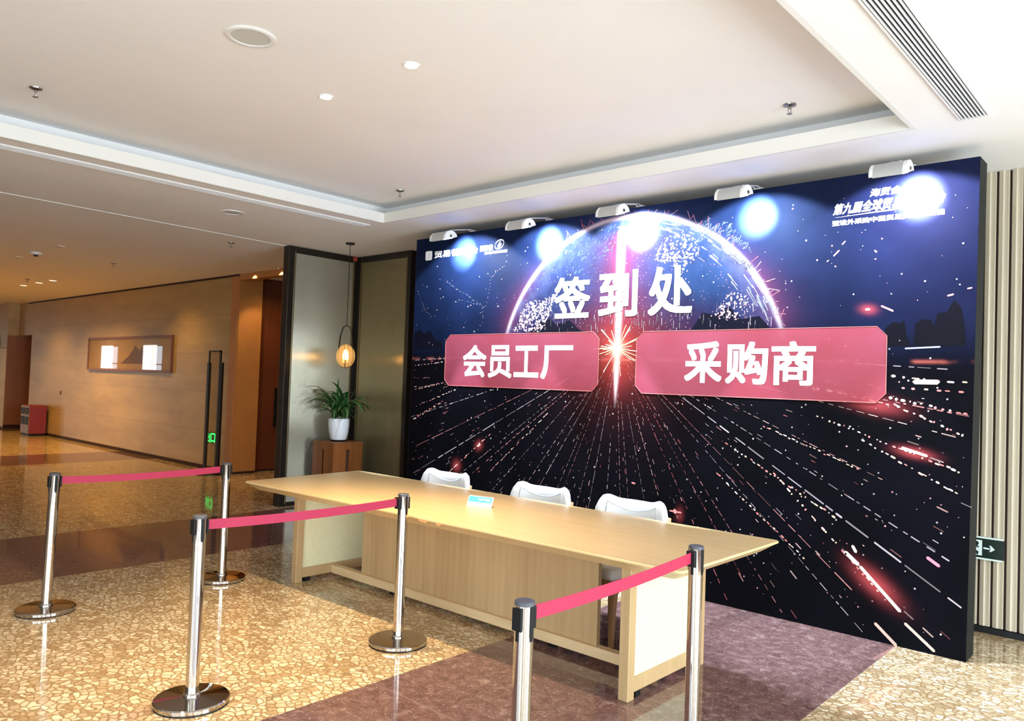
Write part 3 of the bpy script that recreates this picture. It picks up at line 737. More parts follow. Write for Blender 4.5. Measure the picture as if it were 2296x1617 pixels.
# broken rim swirls and night lights of the continents
def inpoly(u, z, P):
    r = False; n = len(P)
    for i in range(n):
        (a, c), (e, g) = P[i], P[(i + 1) % n]
        if (c > z) != (g > z) and u < (e - a) * (z - c) / (g - c) + a: r = not r
    return r
LANDS = [([(1.44, 2.09), (1.55, 2.28), (1.63, 2.36), (1.80, 2.36), (1.98, 2.46), (1.90, 2.32), (1.85, 2.20), (1.78, 2.10)], (.92, .58, .62), 330),
         ([(2.96, 2.66), (3.02, 2.78), (3.12, 2.84), (3.24, 2.83), (3.34, 2.76), (3.36, 2.66), (3.26, 2.60), (3.20, 2.52), (3.12, 2.62), (3.02, 2.63)], (.80, .58, .68), 190),
         ([(3.50, 2.18), (3.62, 2.34), (3.74, 2.32), (3.80, 2.22), (3.66, 2.14)], (.88, .50, .62), 60)]
for P, c, n in LANDS:
    for a, c2 in zip(P, P[1:] + P[:1]):
        for k in range(9):
            f = (k + rnd.random()) / 10; v.dot(a[0] + (c2[0] - a[0]) * f + rnd.gauss(0, .008), a[1] + (c2[1] - a[1]) * f + rnd.gauss(0, .008), rnd.uniform(.003, .007), sh(c, .4, .9), 5)
    k = 0
    while k < n:
        u, z = rnd.uniform(min(p[0] for p in P), max(p[0] for p in P)), rnd.uniform(min(p[1] for p in P), max(p[1] for p in P))
        if inpoly(u, z, P): v.dot(u, z, rnd.uniform(.004, .011), sh(c, .5, 1), 5); k += 1
PALE = [([(2.02, 2.55), (2.06, 2.70), (2.12, 2.80), (2.08, 2.86), (2.20, 2.90), (2.36, 2.95), (2.52, 2.96), (2.57, 2.80), (2.50, 2.68), (2.40, 2.66), (2.26, 2.62), (2.14, 2.56), (2.08, 2.50)], (.20, .34, .42)),
             ([(3.36, 2.86), (3.40, 2.94), (3.44, 2.95), (3.42, 2.86), (3.50, 2.84), (3.56, 2.88), (3.52, 2.80), (3.42, 2.78), (3.36, 2.74), (3.30, 2.72), (3.34, 2.79)], (.34, .42, .50)), ([(3.58, 2.86), (3.68, 2.76), (3.80, 2.62), (3.72, 2.66), (3.62, 2.72), (3.55, 2.78)], (.30, .36, .46)), ([(3.56, 2.64), (3.66, 2.62), (3.80, 2.50), (3.74, 2.50), (3.62, 2.57)], (.28, .26, .38))]
for P, c in PALE:
    k = 0
    while k < 260:
        u, z = rnd.uniform(min(p[0] for p in P), max(p[0] for p in P)), rnd.uniform(min(p[1] for p in P), max(p[1] for p in P)); k += 1
        if inpoly(u, z, P):
            a2 = rnd.uniform(.2, 1.3); l = rnd.uniform(.01, .045); v.dash(u, z, u + l * math.cos(a2), z + l * math.sin(a2), rnd.uniform(.003, .009), sh(c, .08, .45), .3)
for k in range(70):
    th = math.radians(20 + 70 * rnd.random()); r0 = 1.405 - abs(rnd.gauss(0, .09)); dl = rnd.uniform(.02, .12)
    u0, z0 = 2.69 + r0 * math.cos(th), 1.632 + r0 * math.sin(th); u1, z1 = 2.69 + r0 * math.cos(th + dl), 1.632 + r0 * math.sin(th + dl)
    v.dash(u0, z0, u1, z1, rnd.uniform(.003, .012), sh((.80, .84, .98), .2, .6), .4)
v.build('light_trails', bd, .0016)
# dark skyline and pale land masses, printed below the trails
v = VC()
for P, c in (([(4.72, 1.93), (4.73, 2.05), (4.78, 2.09), (4.82, 2.08), (4.845, 2.10), (4.86, 2.00), (4.89, 1.93)], (.0016, .0018, .0055)), ([(4.90, 1.93), (4.91, 2.07), (4.94, 2.10), (5.0, 2.10), (5.02, 2.06), (5.04, 2.14), (5.09, 2.14), (5.11, 2.18), (5.13, 2.22), (5.17, 2.17), (5.19, 2.06), (5.20, 1.93)], (.0016, .0018, .0055)),
             ([(.02, 1.93), (.02, 2.1), (.1, 2.14), (.17, 2.09), (.27, 2.13), (.34, 2.03), (.45, 2.0), (.47, 1.93)], (.0022, .003, .010)), ([(1.62, 2.06), (1.75, 2.16), (1.88, 2.2), (1.95, 2.14), (2.1, 2.18), (2.2, 2.1), (2.3, 2.06)], (.003, .0025, .009)), ([(3.3, 2.06), (3.4, 2.2), (3.5, 2.18), (3.62, 2.24), (3.72, 2.14), (3.86, 2.16), (3.95, 2.06)], (.0025, .0025, .009))):
    v.quad(P, c)
v.build('skyline', bd, .0008)
# red panels
def chamfer(u0, u1, z0, z1, c): return [(u0 + c, z0), (u1 - c, z0), (u1, z0 + c), (u1, z1 - c), (u1 - c, z1), (u0 + c, z1), (u0, z1 - c), (u0, z0 + c)]
for (u0, u1, z0, z1) in ((.515, 2.432, 1.556, 2.07), (2.81, 4.742, 1.556, 2.062)):
    P = chamfer(u0, u1, z0, z1, .062)
    b = MB(); b.poly([(XL + u, YB - .0032, z) for u, z in P]); o = b.build('red_banner', MAT['tint'], bd, label='translucent red banner with cut corners')
    b = MB(); b.tube([(XL + u, YB - .0038, z) for u, z in P], .0022, 4, True); b.build('banner_outline', MAT['redline'], o)
# lettering
def letters(name, items, lift=.0032, bold=.028):
    b = MB()
    for it in items: add_text(b, it[0], XL + it[1], XL + it[2], it[3], it[4], YB - lift, it[5] if len(it) > 5 else bold, it[6] if len(it) > 6 else 0, it[7] if len(it) > 7 else 0)
    return b.build(name, MAT['ink'], bd)
letters('title_lettering', [('签', 1.925, 2.322, 2.196, 2.563), ('到', 2.412, 2.806, 2.192, 2.584), ('处', 2.908, 3.312, 2.190, 2.586)], .0044, .024)
letters('banner_lettering', [('会', .776, 1.10, 1.648, 1.965), ('员', 1.125, 1.435, 1.648, 1.962), ('工', 1.462, 1.765, 1.66, 1.955), ('厂', 1.79, 2.156, 1.65, 1.955)], .0046, .024)
letters('banner_lettering', [('采', 3.259, 3.575, 1.655, 1.975), ('购', 3.605, 3.938, 1.655, 1.97), ('商', 3.962, 4.282, 1.655, 1.97)], .0046, .024)
letters('event_lettering', [('海贸会年度', 4.613, 4.93, 2.936, 2.990, .03, .25), ('第九届全球贸易采购展会', 4.373, 5.063, 2.840, 2.918, .03, .25), ('暨境外采购中国贸易资源圈及链', 4.372, 5.070, 2.764, 2.802, .03)])
b = MB(); b.poly([(XL + 4.385, YB - .0032, 2.822), (XL + 4.7, YB - .0032, 2.828), (XL + 5.05, YB - .0032, 2.836), (XL + 5.05, YB - .0032, 2.842), (XL + 4.7, YB - .0032, 2.836)]); b.build('underline_swash', MAT['ink'], bd)
letters('organiser_lettering', [('贸易促进会', .29, .93, 2.880, 2.953, .03), ('国际投', .958, 1.135, 2.889, 2.950, .03), ('丝路采购联盟', 1.022, 1.326, 2.855, 2.882, .02)])
b = MB(); b.poly([(XL + u, YB - .0032, z) for u, z in chamfer(.152, .256, 2.866, 2.963, .010)]); lo = b.build('logo_block', MAT['ink'], bd)
MAT['logoline'] = plain('logo_grey', (0.45, 0.48, 0.55), 0.5)
b = MB(); b.tube([(XL + .19, YB - .0036, 2.885), (XL + .20, YB - .0036, 2.92), (XL + .195, YB - .0036, 2.95)], .002, 4); b.tube([(XL + .222, YB - .0036, 2.885), (XL + .212, YB - .0036, 2.92), (XL + .218, YB - .0036, 2.945)], .002, 4); b.build('logo_line', MAT['logoline'], lo)
b = MB()
def ell(a, c, rot, t0, t1, n=18): return [(1.218 + a * math.cos(t0 + (t1 - t0) * k / n) * math.cos(rot) - c * math.sin(t0 + (t1 - t0) * k / n) * math.sin(rot), 2.940 + a * math.cos(t0 + (t1 - t0) * k / n) * math.sin(rot) + c * math.sin(t0 + (t1 - t0) * k / n) * math.cos(rot)) for k in range(n + 1)]
def flatring(P, w0):
    for i in range(len(P) - 1):
        f0, f1 = math.sin(PI * i / (len(P) - 1)), math.sin(PI * (i + 1) / (len(P) - 1)); a, c2 = P[i], P[i + 1]
        d = Vector((c2[0] - a[0], c2[1] - a[1])).normalized(); n = Vector((-d.y, d.x))
        h0, h1 = w0 * (.45 + f0), w0 * (.45 + f1)
        b.poly([(XL + a[0] - n.x * h0, YB - .0033, a[1] - n.y * h0), (XL + c2[0] - n.x * h1, YB - .0033, c2[1] - n.y * h1), (XL + c2[0] + n.x * h1, YB - .0033, c2[1] + n.y * h1), (XL + a[0] + n.x * h0, YB - .0033, a[1] + n.y * h0)])
flatring(ell(.060, .040, .35, 2.6, 2.6 + PI * 1.05), .0045); flatring(ell(.060, .040, .35, 5.9, 5.9 + PI * .9), .0045)
flatring([(1.195, 2.915), (1.205, 2.932), (1.217, 2.942), (1.222, 2.958), (1.235, 2.968)], .006); flatring([(1.205, 2.908), (1.222, 2.925), (1.238, 2.935), (1.24, 2.95)], .005)
b.build('logo_emblem', MAT['ink'], bd)

# ================================================================== BACKDROP LAMPS
LX = [-5.45, -4.462, -3.49, -2.465, -1.432]
def make_lamp():
    x, yc, zc = LX[0], 5.0, 2.985
    t = thing('backdrop_lamp', '', 'lamp', (x, YB, ZB), 'white flood lamps along the top of the backdrop')
    hw = .085
    # half-round fluted housing, open towards the board
    prof = []
    for k in range(13):
        a = PI * (0.02 + 0.96 * k / 12); r = .074 + (.003 if k % 2 else 0)
        prof.append((yc + .01 - .085 * math.cos(a) * 1.0, zc - .028 + r * math.sin(a)))
    outer = prof; inner = [(y, z - .006) for y, z in reversed(prof)]
    b = MB(); b.prism([(x - hw, y, z) for y, z in outer + inner], (2 * hw, 0, 0)).tilt('X', 0.30, (x, yc, zc)); b.build('housing', MAT['lampgrey'], t, 30)
    for s in (-1, 1):
        P = [(x + s * hw, y, z) for y, z in outer]
        b = MB(); b.prism(P, (s * .022, 0, 0)).tilt('X', 0.30, (x, yc, zc)); cp = b.build('end_cap', MAT['white'], t, 30)
        b = MB(); b.lathe([(0, 0), (.012, 0), (.012, .006), (0, .006)], 0, 0, 12)
        bmesh.ops.rotate(b.bm, verts=b.bm.verts[:], cent=(0, 0, 0), matrix=Matrix.Rotation(PI / 2, 3, 'Y')); bmesh.ops.translate(b.bm, verts=b.bm.verts[:], vec=(x + s * (hw + .022), yc + .01, zc))
        b.build('screw', MAT['steel'], cp)
    b = MB(); b.box(x - hw, x + hw, yc - .045, yc + .055, zc - .030, zc - .022).tilt('X', 0.30, (x, yc, zc)); b.build('lens', MAT['ledlens'], t)
    b = MB()
    for s in (-1, 1):
        b.tube([(x + .03 * s, yc + .02, zc + .025), (x + .028 * s, yc + .05, zc + .062), (x + .022 * s, yc + .12, zc + .085), (x + .02 * s, YB - .05, ZB + .012), (x + .02 * s, YB + .03, ZB + .006)], .0036, 6)
    b.box(x - .045, x + .045, yc + .005, yc + .05, zc + .024, zc + .036, .003); b.box(x - .035, x + .035, YB - .004, YB + .06, ZB + .001, ZB + .010)
    b.build('bracket', MAT['lampgrey'], t, 40)
    return t
l0 = make_lamp()
lamp_words = ['above the small white logos at its far end', 'second from the far end, above the round emblem', 'above the top of the globe', 'second from the slatted wall, right of the globe', 'nearest the slatted wall, above the event title']
for i, x in enumerate(LX):
    o = l0 if i == 0 else dup(l0, (x, YB, ZB))
    o['label'] = 'white flood lamp on the backdrop ' + lamp_words[i]
    lc = [(0.74, .86, 1), (0.74, .87, 1), (.74, .88, 1), (.70, .90, 1), (.78, .77, 1)][i]
    light('backdrop_lamp_light', 'SPOT', (x + .02, 5.03, 2.93), 130, lc, (x + .02, 5.38, 2.58), spot_size=math.radians(128), spot_blend=0.12, shadow_soft_size=0.03)
    light('backdrop_lamp_downwash', 'SPOT', (x, 5.02, 2.93), 340, (0.64, .80, 1), (x, 5.03, 0), spot_size=math.radians(38), spot_blend=0.18, shadow_soft_size=0.03)
    light('backdrop_lamp_hotspot', 'SPOT', (x + .04, 5.06, 2.95), 1000, lc, (XL + (.756, 1.837, 2.828, 3.83, 4.914)[i], 5.406, 2.90), spot_size=math.radians(55), spot_blend=1.0, shadow_soft_size=0.02)

# ================================================================== RECEPTION TABLE
tb = thing('reception_table', 'long pale oak reception table with cane end panels in front of the backdrop', 'table', (-3.75, 3.77, 0))
def rc(pts, r, n=4):
    out = []; m = len(pts)
    for i in range(m):
        p, a, c = Vector(pts[i]), Vector(pts[i - 1]), Vector(pts[(i + 1) % m])
        d1, d2 = (a - p).normalized(), (c - p).normalized()
        for k in range(n + 1):
            f = k / n; q = p + d1 * r * (1 - f) ** 2 + d2 * r * f ** 2; out.append((q.x, q.y))
    return out
def outline(ins):
    return rc([(-5.66 + ins, 3.165 + ins), (-1.80 - ins, 3.235 + ins), (-1.803 - ins, 4.372 - ins), (-5.772 + ins, 4.376 - ins)], .035)
b = MB(); b.loft([[(x, y, z) for x, y in outline(i)] for i, z in ((.075, .688), (.072, .690), (.012, .732), (.001, .738), (0, .742), (.001, .748), (.003, .750))])
b.build('tabletop', MAT['table'], tb, 35)
for (xc, w) in ((-3.56, .10), (-3.42, .06)):
    b = MB(); b.prism([(xc - w / 2, 3.196, .742), (xc - w / 3, 3.192, .730), (xc + w / 4, 3.193, .726), (xc + w / 2, 3.198, .740)], (0, .012, 0)); b.build('chipped_veneer', MAT['tan'], tb, label='chipped veneer on the front edge')
for side, (xa, xb) in (('l', (-5.25, -5.19)), ('r', (-2.22, -2.16))):
    b = MB(); b.box(xa, xb, 3.37, 3.43, 0, .69, .004); b.box(xa, xb, 4.11, 4.17, 0, .69, .004)
    b.box(xa + .005, xb - .005, 3.43, 4.11, .635, .69, .003); b.box(xa + .005, xb - .005, 3.43, 4.11, .035, .108, .003)
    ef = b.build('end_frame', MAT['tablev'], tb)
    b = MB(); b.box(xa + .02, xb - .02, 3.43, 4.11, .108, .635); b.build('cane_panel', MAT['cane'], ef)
    for yy in (3.46, 4.04):
        b = MB(); b.box(xa + .012, xb - .012, yy, yy + .05, 0, .036); b.build('foot_pad', MAT['black'], ef)
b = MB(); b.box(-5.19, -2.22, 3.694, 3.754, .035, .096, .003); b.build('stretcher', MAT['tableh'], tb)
for xa in (-2.98, -4.5):
    b = MB(); b.box(xa, xa + .05, 3.735, 3.775, 0, .036); b.build('middle_foot', MAT['black'], tb)
for (xa, xb) in ((-4.825, -4.735), (-2.695, -2.605)):
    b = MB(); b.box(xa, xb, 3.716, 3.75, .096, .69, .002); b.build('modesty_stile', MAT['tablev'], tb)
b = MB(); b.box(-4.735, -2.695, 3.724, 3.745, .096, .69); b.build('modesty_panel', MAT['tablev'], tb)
b = MB(); b.box(-5.16, -2.25, 3.71, 3.76, .655, .689); b.tube([(-2.16, 3.47, .655), (-2.02, 3.47, .655)], .010, 8); b.build('bearer', MAT['tableh'], tb)

card = thing('desk_card', 'small turquoise and white card with white lettering standing on the table', 'card', (-3.68, 3.80, .75))
A0, A1 = Vector((-3.772, 3.778)), Vector((-3.583, 3.826)); nd = Vector((-(A1 - A0).y, (A1 - A0).x)).normalized()
def cp(f, z, dd=0.0): p = A0 + (A1 - A0) * f; p = p + nd * (dd + z * .55); return (p.x, p.y, .75 + z)
b = MB()
def rcard(f0, f1, z0, z1, d): return [cp(f0, z0, d), cp(f1, z0, d), cp(f1, z1 - .008, d), cp(f1 - .03, z1, d), cp(f0 + .03, z1, d), cp(f0, z1 - .008, d)]
lo_, hi_ = rcard(0, 1, .0005, .066, 0), rcard(0, 1, .0005, .066, .006)
b.prism(lo_, Vector(hi_[0]) - Vector(lo_[0])); b.build('card_face', MAT['paper'], card)
b = MB(); pts = rcard(.03, .97, .028, .062, -.0012); b.prism(pts, Vector((nd.x, nd.y, 0)) * .001); bandp = b.build('turquoise_band', MAT['turq'], card)
b = MB()
vs, ps = text_polys('来宾签到处', .02); ax, bx_ = min(q[0] for q in vs), max(q[0] for q in vs); az, bz = min(q[1] for q in vs), max(q[1] for q in vs)
nv = [b.bm.verts.new(cp(.40 + .52 * (q[0] - ax) / (bx_ - ax), .038 + .016 * (q[1] - az) / (bz - az), -.0018)) for q in vs]
for p_ in ps: b.bm.faces.new([nv[i] for i in p_])
b.build('card_lettering', MAT['paper'], bandp)

# ================================================================== CHAIRS
def make_chair(cx):
    t = thing('office_chair', '', 'chair', (cx, 4.35, 0), 'white chairs behind the reception table')
    hw = .30; z0, z1 = .47, .812; yb = 4.60
    def zt(u):
        a = abs(u)
        return z1 + .022 * math.exp(-((a - .70) / .17) ** 2) - .10 * max(0, a - .84) ** 1.5 / .064
    NU, NV = 36, 18
    def ymid(u, vv): return yb - .085 * u * u + .05 * vv
    def pt(u, vv, side):
        e = (1 - abs(u) ** 7) * (1 - abs(2 * vv - 1) ** 7); e = math.sqrt(max(e, 0)); th = .036 * e
        xx = cx + hw * u * (1.0 + .05 * (1 - vv)); zz = z0 + (zt(u) - z0) * vv
        return (xx, ymid(u, vv) + side * th, zz)
    b = MB(); gf = [[b.bm.verts.new(pt(-1 + 2 * i / NU, j / NV, -1)) for j in range(NV + 1)] for i in range(NU + 1)]
    gb = [[(gf[i][j] if i in (0, NU) or j in (0, NV) else b.bm.verts.new(pt(-1 + 2 * i / NU, j / NV, 1))) for j in range(NV + 1)] for i in range(NU + 1)]
    for g in (gf, gb):
        for i in range(NU):
            for j in range(NV): b.bm.faces.new((g[i][j], g[i + 1][j], g[i + 1][j + 1], g[i][j + 1]))
    bk = b.build('backrest', MAT['leather'], t, 60)
    # stitched piping on the front of the back
    pp = []
    def fp(u, z): vv = (z - z0) / (zt(u) - z0); p = pt(u, vv, -1); return (p[0], p[1] - .001, p[2])
    for k in range(17):
        u = -.66 + 1.32 * k / 16; pp.append(fp(u, .742 + .050 * (u / .66) ** 2))
    b = MB(); b.tube([fp(-.66, .50), fp(-.66, .62), fp(-.665, .775)] + pp + [fp(.69, .782), fp(.70, .73), fp(.70, .6), fp(.68, .50)], .0042, 6); b.build('piping', MAT['piping'], bk, 60)
    # outer shell of the back
    b = MB(); P = []
    for i in range(17):
        u = -1 + i / 8; P.append((cx + (hw + .008) * u, ymid(u, .4) + .030, 0))
    rows = []
    for zz, sh in ((.44, -.01), (.60, 0), (.735, .016)):
        rows.append([b.bm.verts.new((x, y + sh, zz)) for x, y, _ in P]); 
    for a, c in zip(rows[:-1], rows[1:]):
        for i in range(16): b.bm.faces.new((a[i], a[i + 1], c[i + 1], c[i]))
    sh_ = b.build('back_shell', MAT['tan'], t, 60); md = sh_.modifiers.new('thickness', 'SOLIDIFY'); md.thickness = .012; md.offset = 0
    b = MB(); b.box(cx - .27, cx + .27, 3.98, 4.55, .40, .475, .03, 4); b.build('seat', MAT['leather'], t, 60)
    # arched apron
    b = MB()
    for yy in (4.02, 4.52):
        A = [(cx - .25 + .5 * k / 12, .36 - .06 * abs(-1 + k / 6) ** 3) for k in range(13)]
        b.prism([(x, yy, .40) for x, _ in A][::-1] + [(x, yy, z) for x, z in A], (0, .022, 0))
    for xx in (cx - .255, cx + .233):
        A = [(4.04 + .48 * k / 12, .36 - .06 * abs(-1 + k / 6) ** 3) for k in range(13)]
        b.prism([(xx, y, .40) for y, _ in A][::-1] + [(xx, y, z) for y, z in A], (.022, 0, 0))
    b.build('apron', MAT['tan'], t)
    for sx_ in (-1, 1):
        for (ya, yf) in ((4.04, 4.00), (4.52, 4.58)):
            b = MB(); xa = cx + sx_ * .235; xf = cx + sx_ * .255
            b.loft([[(xx + dx * w, yy + dy * w, z) for dx, dy in ((-1, -1), (1, -1), (1, 1), (-1, 1))] for xx, yy, z, w in ((xf, yf, 0, .013), (xa + sx_ * .006, (ya + yf) / 2, .2, .018), (xa, ya, .405, .026))])
            b.build('leg', MAT['tan'], t)
    return t
CH = [(-4.83, 'white padded chair behind the table, farthest one, next to the screens'), (-3.77, 'white padded chair behind the table, the middle of three'), (-2.95, 'white padded chair behind the table, nearest the table end by the slatted wall')]
c0 = make_chair(CH[0][0]); c0['label'] = CH[0][1]
for x, lb in CH[1:]: dup(c0, (x, 4.35, 0), lb)

# ================================================================== STANCHIONS
HS = .905
def make_stanchion():
    t = thing('stanchion', '', 'stanchion', (0, 0, 0), 'chrome queue posts with red belts')
    b = MB(); b.lathe([(.172, .006), (.176, .012), (.176, .026), (.170, .031), (.12, .034), (.05, .038), (.034, .040)], 0, 0, 64); b.build('base', MAT['basechrome'], t, 25)
    b = MB(); b.lathe([(.165, 0), (.172, 0), (.172, .0065), (.165, .0065)], 0, 0, 48); b.build('rubber_ring', MAT['black'], t, 25)
    b = MB(); b.lathe([(.0315, .038), (.0315, HS - .006), (.0, HS - .006)], 0, 0, 40); b.lathe([(.040, .036), (.040, .048), (.034, .052), (.032, .055)], 0, 0, 40); pole = b.build('pole', MAT['chrome'], t, 25)
    b = MB(); b.lathe([(.0335, HS - .014), (.0335, HS - .003), (.030, HS), (0, HS)], 0, 0, 40); cap = b.build('cap', MAT['capgrey'], t, 25)
    for k in range(4):
        a = k * PI / 2
        b = MB()
        if k % 2 == 1: b.box(.0290, .0385, -.020, .020, HS - .092, HS - .020, .003)
        else: b.box(.0290, .0355, -.008, .008, HS - .115, HS - .014, .002)
        b.box(.0290, .0335, -.006, .006, HS - .125, HS - .09)
        bmesh.ops.rotate(b.bm, verts=b.bm.verts[:], cent=(0, 0, 0), matrix=Matrix.Rotation(a, 3, 'Z'))
        b.build('belt_socket', MAT['black'], t)
    return t
st0 = make_stanchion()
POS = [(-5.633, 1.784), (-5.650, 3.010), (-3.630, 1.808), (-3.622, 3.085), (-1.617, 1.902), (-1.681, 3.147)]
SL = ['chrome post standing farthest left, start of the farthest red belt', 'chrome post at the hall end of the farthest red belt', 'chrome post with its base at the bottom edge, start of the middle red belt',
      'chrome post in front of the tabletop where the middle red belt ends', 'chrome post nearest the camera at the bottom, base out of view, starting the near belt', 'chrome post by the slatted end of the table where the near belt ends']
ST = []
for i, (x, y) in enumerate(POS):
    o = st0 if i == 0 else dup(st0, (x, y, 0)); o['label'] = SL[i]
    o.location = (x, y, 0); ST.append(o)
# first post leans a little
for i, ang in ((0, .018),):
    for ch in ST[i].children:
        if ch.name.split('.')[0] in ('pole', 'cap', 'belt_socket'):
            ax_ = Vector((-.667, .744, 0)); ch.rotation_mode = 'QUATERNION'; ch.rotation_quaternion = Matrix.Rotation(ang, 3, ax_).to_quaternion()
for a, c in ((0, 1), (2, 3), (4, 5)):
    p, q = Vector((*POS[a], 0)), Vector((*POS[c], 0)); d = (q - p).normalized(); n = Vector((-d.y, d.x, 0)) * .0009
    lean = Vector((.0135, .012, 0)) if a == 0 else Vector((0, 0, 0))
    p0, q0 = p + d * .039 + lean, q - d * .0525
    b = MB(); K = 24; L1, L2 = [], []
    for k in range(K + 1):
        f = k / K; pp = p0 + (q0 - p0) * f; sag = -.012 * 4 * f * (1 - f)
        L1.append([(pp + n + Vector((0, 0, .832 + sag))), (pp + n + Vector((0, 0, .880 + sag))), (pp - n + Vector((0, 0, .880 + sag))), (pp - n + Vector((0, 0, .832 + sag)))])
    b.loft(L1); tag(b.build('queue_belt', MAT['belt'], None, 30), {0: 'farthest red belt, between the two posts on the hall side', 2: 'middle red belt crossing in front of the left end of the table', 4: 'nearest red belt slanting up across the right end of the table'}[a], 'belt', 'red queue belts')
    b = MB(); b.box(-.021, .021, -.052, -.036, HS - .088, HS - .020, .003); bmesh.ops.translate(b.bm, verts=b.bm.verts[:], vec=(q.x, q.y, 0)); b.build('belt_clip', MAT['black'], ST[c])

# ================================================================== PLANT, PEDESTAL, PENDANT
pl = thing('plant_pedestal', 'reddish wooden pedestal with upright slots under the potted plant', 'pedestal', (-7.925, 5.665, 0))
b = MB(); x0, x1, y0, y1, zt_ = -8.14, -7.71, 5.45, 5.88, .815
for (xa, xb, ya, yb_) in ((x0, x0 + .19, y0, y0 + .19), (x1 - .19, x1, y0, y0 + .19), (x0, x0 + .19, y1 - .19, y1), (x1 - .19, x1, y1 - .19, y1)):
    b.box(xa, xb, ya, yb_, 0, zt_ - .0901)
b.build('corner_block', MAT['plinth'], pl)
b = MB(); b.box(x0, x1, y0, y1, zt_ - .09, zt_); b.build('top', MAT['plinth'], pl)
b = MB(); b.box(x0 + .03, x1 - .03, y0 + .03, y1 - .03, .02, zt_ - .09); b.build('core', MAT['gap'], pl)
pc = (-7.905, 5.655)
pp_ = thing('potted_plant', 'striped strap leaved plant in a white pot on the pedestal', 'potted plant', (*pc, zt_))
b = MB(); b.lathe([(0, zt_), (.092, zt_), (.105, zt_ + .022), (.098, zt_ + .022), (.088, zt_ + .006), (0, zt_ + .006)], *pc, 32); b.build('saucer', MAT['black'], pp_, 30)
zp = zt_ + .008
b = MB(); b.lathe([(0, zp), (.085, zp), (.098, zp + .02), (.118, zp + .10), (.128, zp + .19), (.128, zp + .265), (.124, zp + .272), (.116, zp + .265), (.112, zp + .245), (0, zp + .245)], *pc, 48); b.build('pot', MAT['pot'], pp_, 40)
b = MB(); b.lathe([(0, zp + .2455), (.111, zp + .2455), (.10, zp + .252), (0, zp + .254)], *pc, 24); b.build('soil', MAT['soil'], pp_, 60)
rnd = random.Random(23)
me = bpy.data.meshes.new('foliage'); V, F, UV = [], [], []
def leaf(base, az, el, length, width, droop):
    p = Vector(base); d = Vector((math.cos(az) * math.cos(el), math.sin(az) * math.cos(el), math.sin(el))); n = 10; i0 = len(V)
    side = Vector((-math.sin(az), math.cos(az), 0))
    for k in range(n + 1):
        f = k / n; w = width * (math.sin(PI * min(1, (f * .92 + .08)) ** .75)) ** .8 if f < 1 else .0005
        nn = side.cross(d).normalized()
        for q, (s_, lift) in enumerate(((-1, .18), (0, 0), (1, .18))):
            V.append(tuple(p + side * s_ * w / 2 + nn * lift * w)); UV.append((.5 + .5 * s_, f))
        p = p + d * (length / n); p.x = max(p.x, -8.30); p.y = min(p.y, 6.12); e = math.asin(max(-1, min(1, d.z))) - droop * (f + .25) / n
        e = max(e, -1.35); d = Vector((math.cos(az) * math.cos(e), math.sin(az) * math.cos(e), math.sin(e)))
    for k in range(n):
        for q in (0, 1):
            a = i0 + k * 3 + q; F.append((a, a + 1, a + 4, a + 3))
for (ox, oy, nl, hb) in ((-.045, -.03, 24, .12), (.055, .03, 24, .10)):
    for k in range(nl):
        az = 2 * PI * k / nl + rnd.uniform(-.3, .3); h = rnd.uniform(0, .16)
        leaf((pc[0] + ox, pc[1] + oy, zp + .26 + h), az, rnd.uniform(.5, 1.3), rnd.uniform(.36, .56), rnd.uniform(.046, .066), rnd.uniform(2.2, 3.8))
leaf((pc[0] - .03, pc[1] - .02, zp + .42), -.6, 1.25, .42, .028, .9); leaf((pc[0] + .07, pc[1] + .03, zp + .40), .9, 1.2, .34, .034, .8)
me.from_pydata(V, [], F); uvl = me.uv_layers.new(name='UVMap')
for lp in me.loops: uvl.data[lp.index].uv = UV[lp.vertex_index]
me.materials.append(MAT['leaf']); me.polygons.foreach_set('use_smooth', [True] * len(me.polygons))
fo = bpy.data.objects.new('foliage', me); COL.objects.link(fo); fo.parent = pp_; fo.matrix_parent_inverse = Matrix.Translation(-Vector((*pc, zt_)))
b = MB()
for (ox, oy) in ((-.045, -.03), (.055, .03)): b.tube([(pc[0] + ox, pc[1] + oy, zp + .24), (pc[0] + ox * 1.1, pc[1] + oy, zp + .36), (pc[0] + ox, pc[1] + oy, zp + .43)], [.016, .013, .008], 8)
b.build('stem', plain('plant_stem', (.05, .09, .02), .5), pp_, 50)

px_, py_ = -7.55, 5.455
pd = thing('pendant_lamp', 'amber glass pendant lamp in wire hoops hanging above the plant', 'pendant lamp', (px_, py_, ZC))
b = MB(); b.lathe([(0, ZC - .001), (.055, ZC - .001), (.055, ZC - .014), (.045, ZC - .022), (0, ZC - .022)], px_, py_, 32); b.build('ceiling_rose', MAT['dark'], pd, 30)
b = MB(); b.tube([(px_, py_, ZC - .02), (px_, py_, 2.212)], .004, 6); b.build('cord', MAT['dark'], pd)
b = MB()
for k, a in enumerate((.35, .35 + PI / 3, .35 + 2 * PI / 3)):
    ca_, sa_ = math.cos(a), math.sin(a); P = []
    for q in range(28):
        th = 2 * PI * q / 28; zc_ = 1.965; zz = zc_ + .25 * math.cos(th) if math.cos(th) > 0 else zc_ + .25 * math.cos(th)
        rr = .082 * abs(math.sin(th)) ** .75 * (1.12 - .12 * math.cos(th)); s_ = 1 if math.sin(th) >= 0 else -1
        P.append((px_ + ca_ * rr * s_, py_ + sa_ * rr * s_, zz))
    if k == 2: P = [p for p in P if p[2] < 1.95]; b.tube(P, .0045, 6)
    else: b.tube(P, .005, 6, True)
b.build('wire_hoop', MAT['dark'], pd, 60)
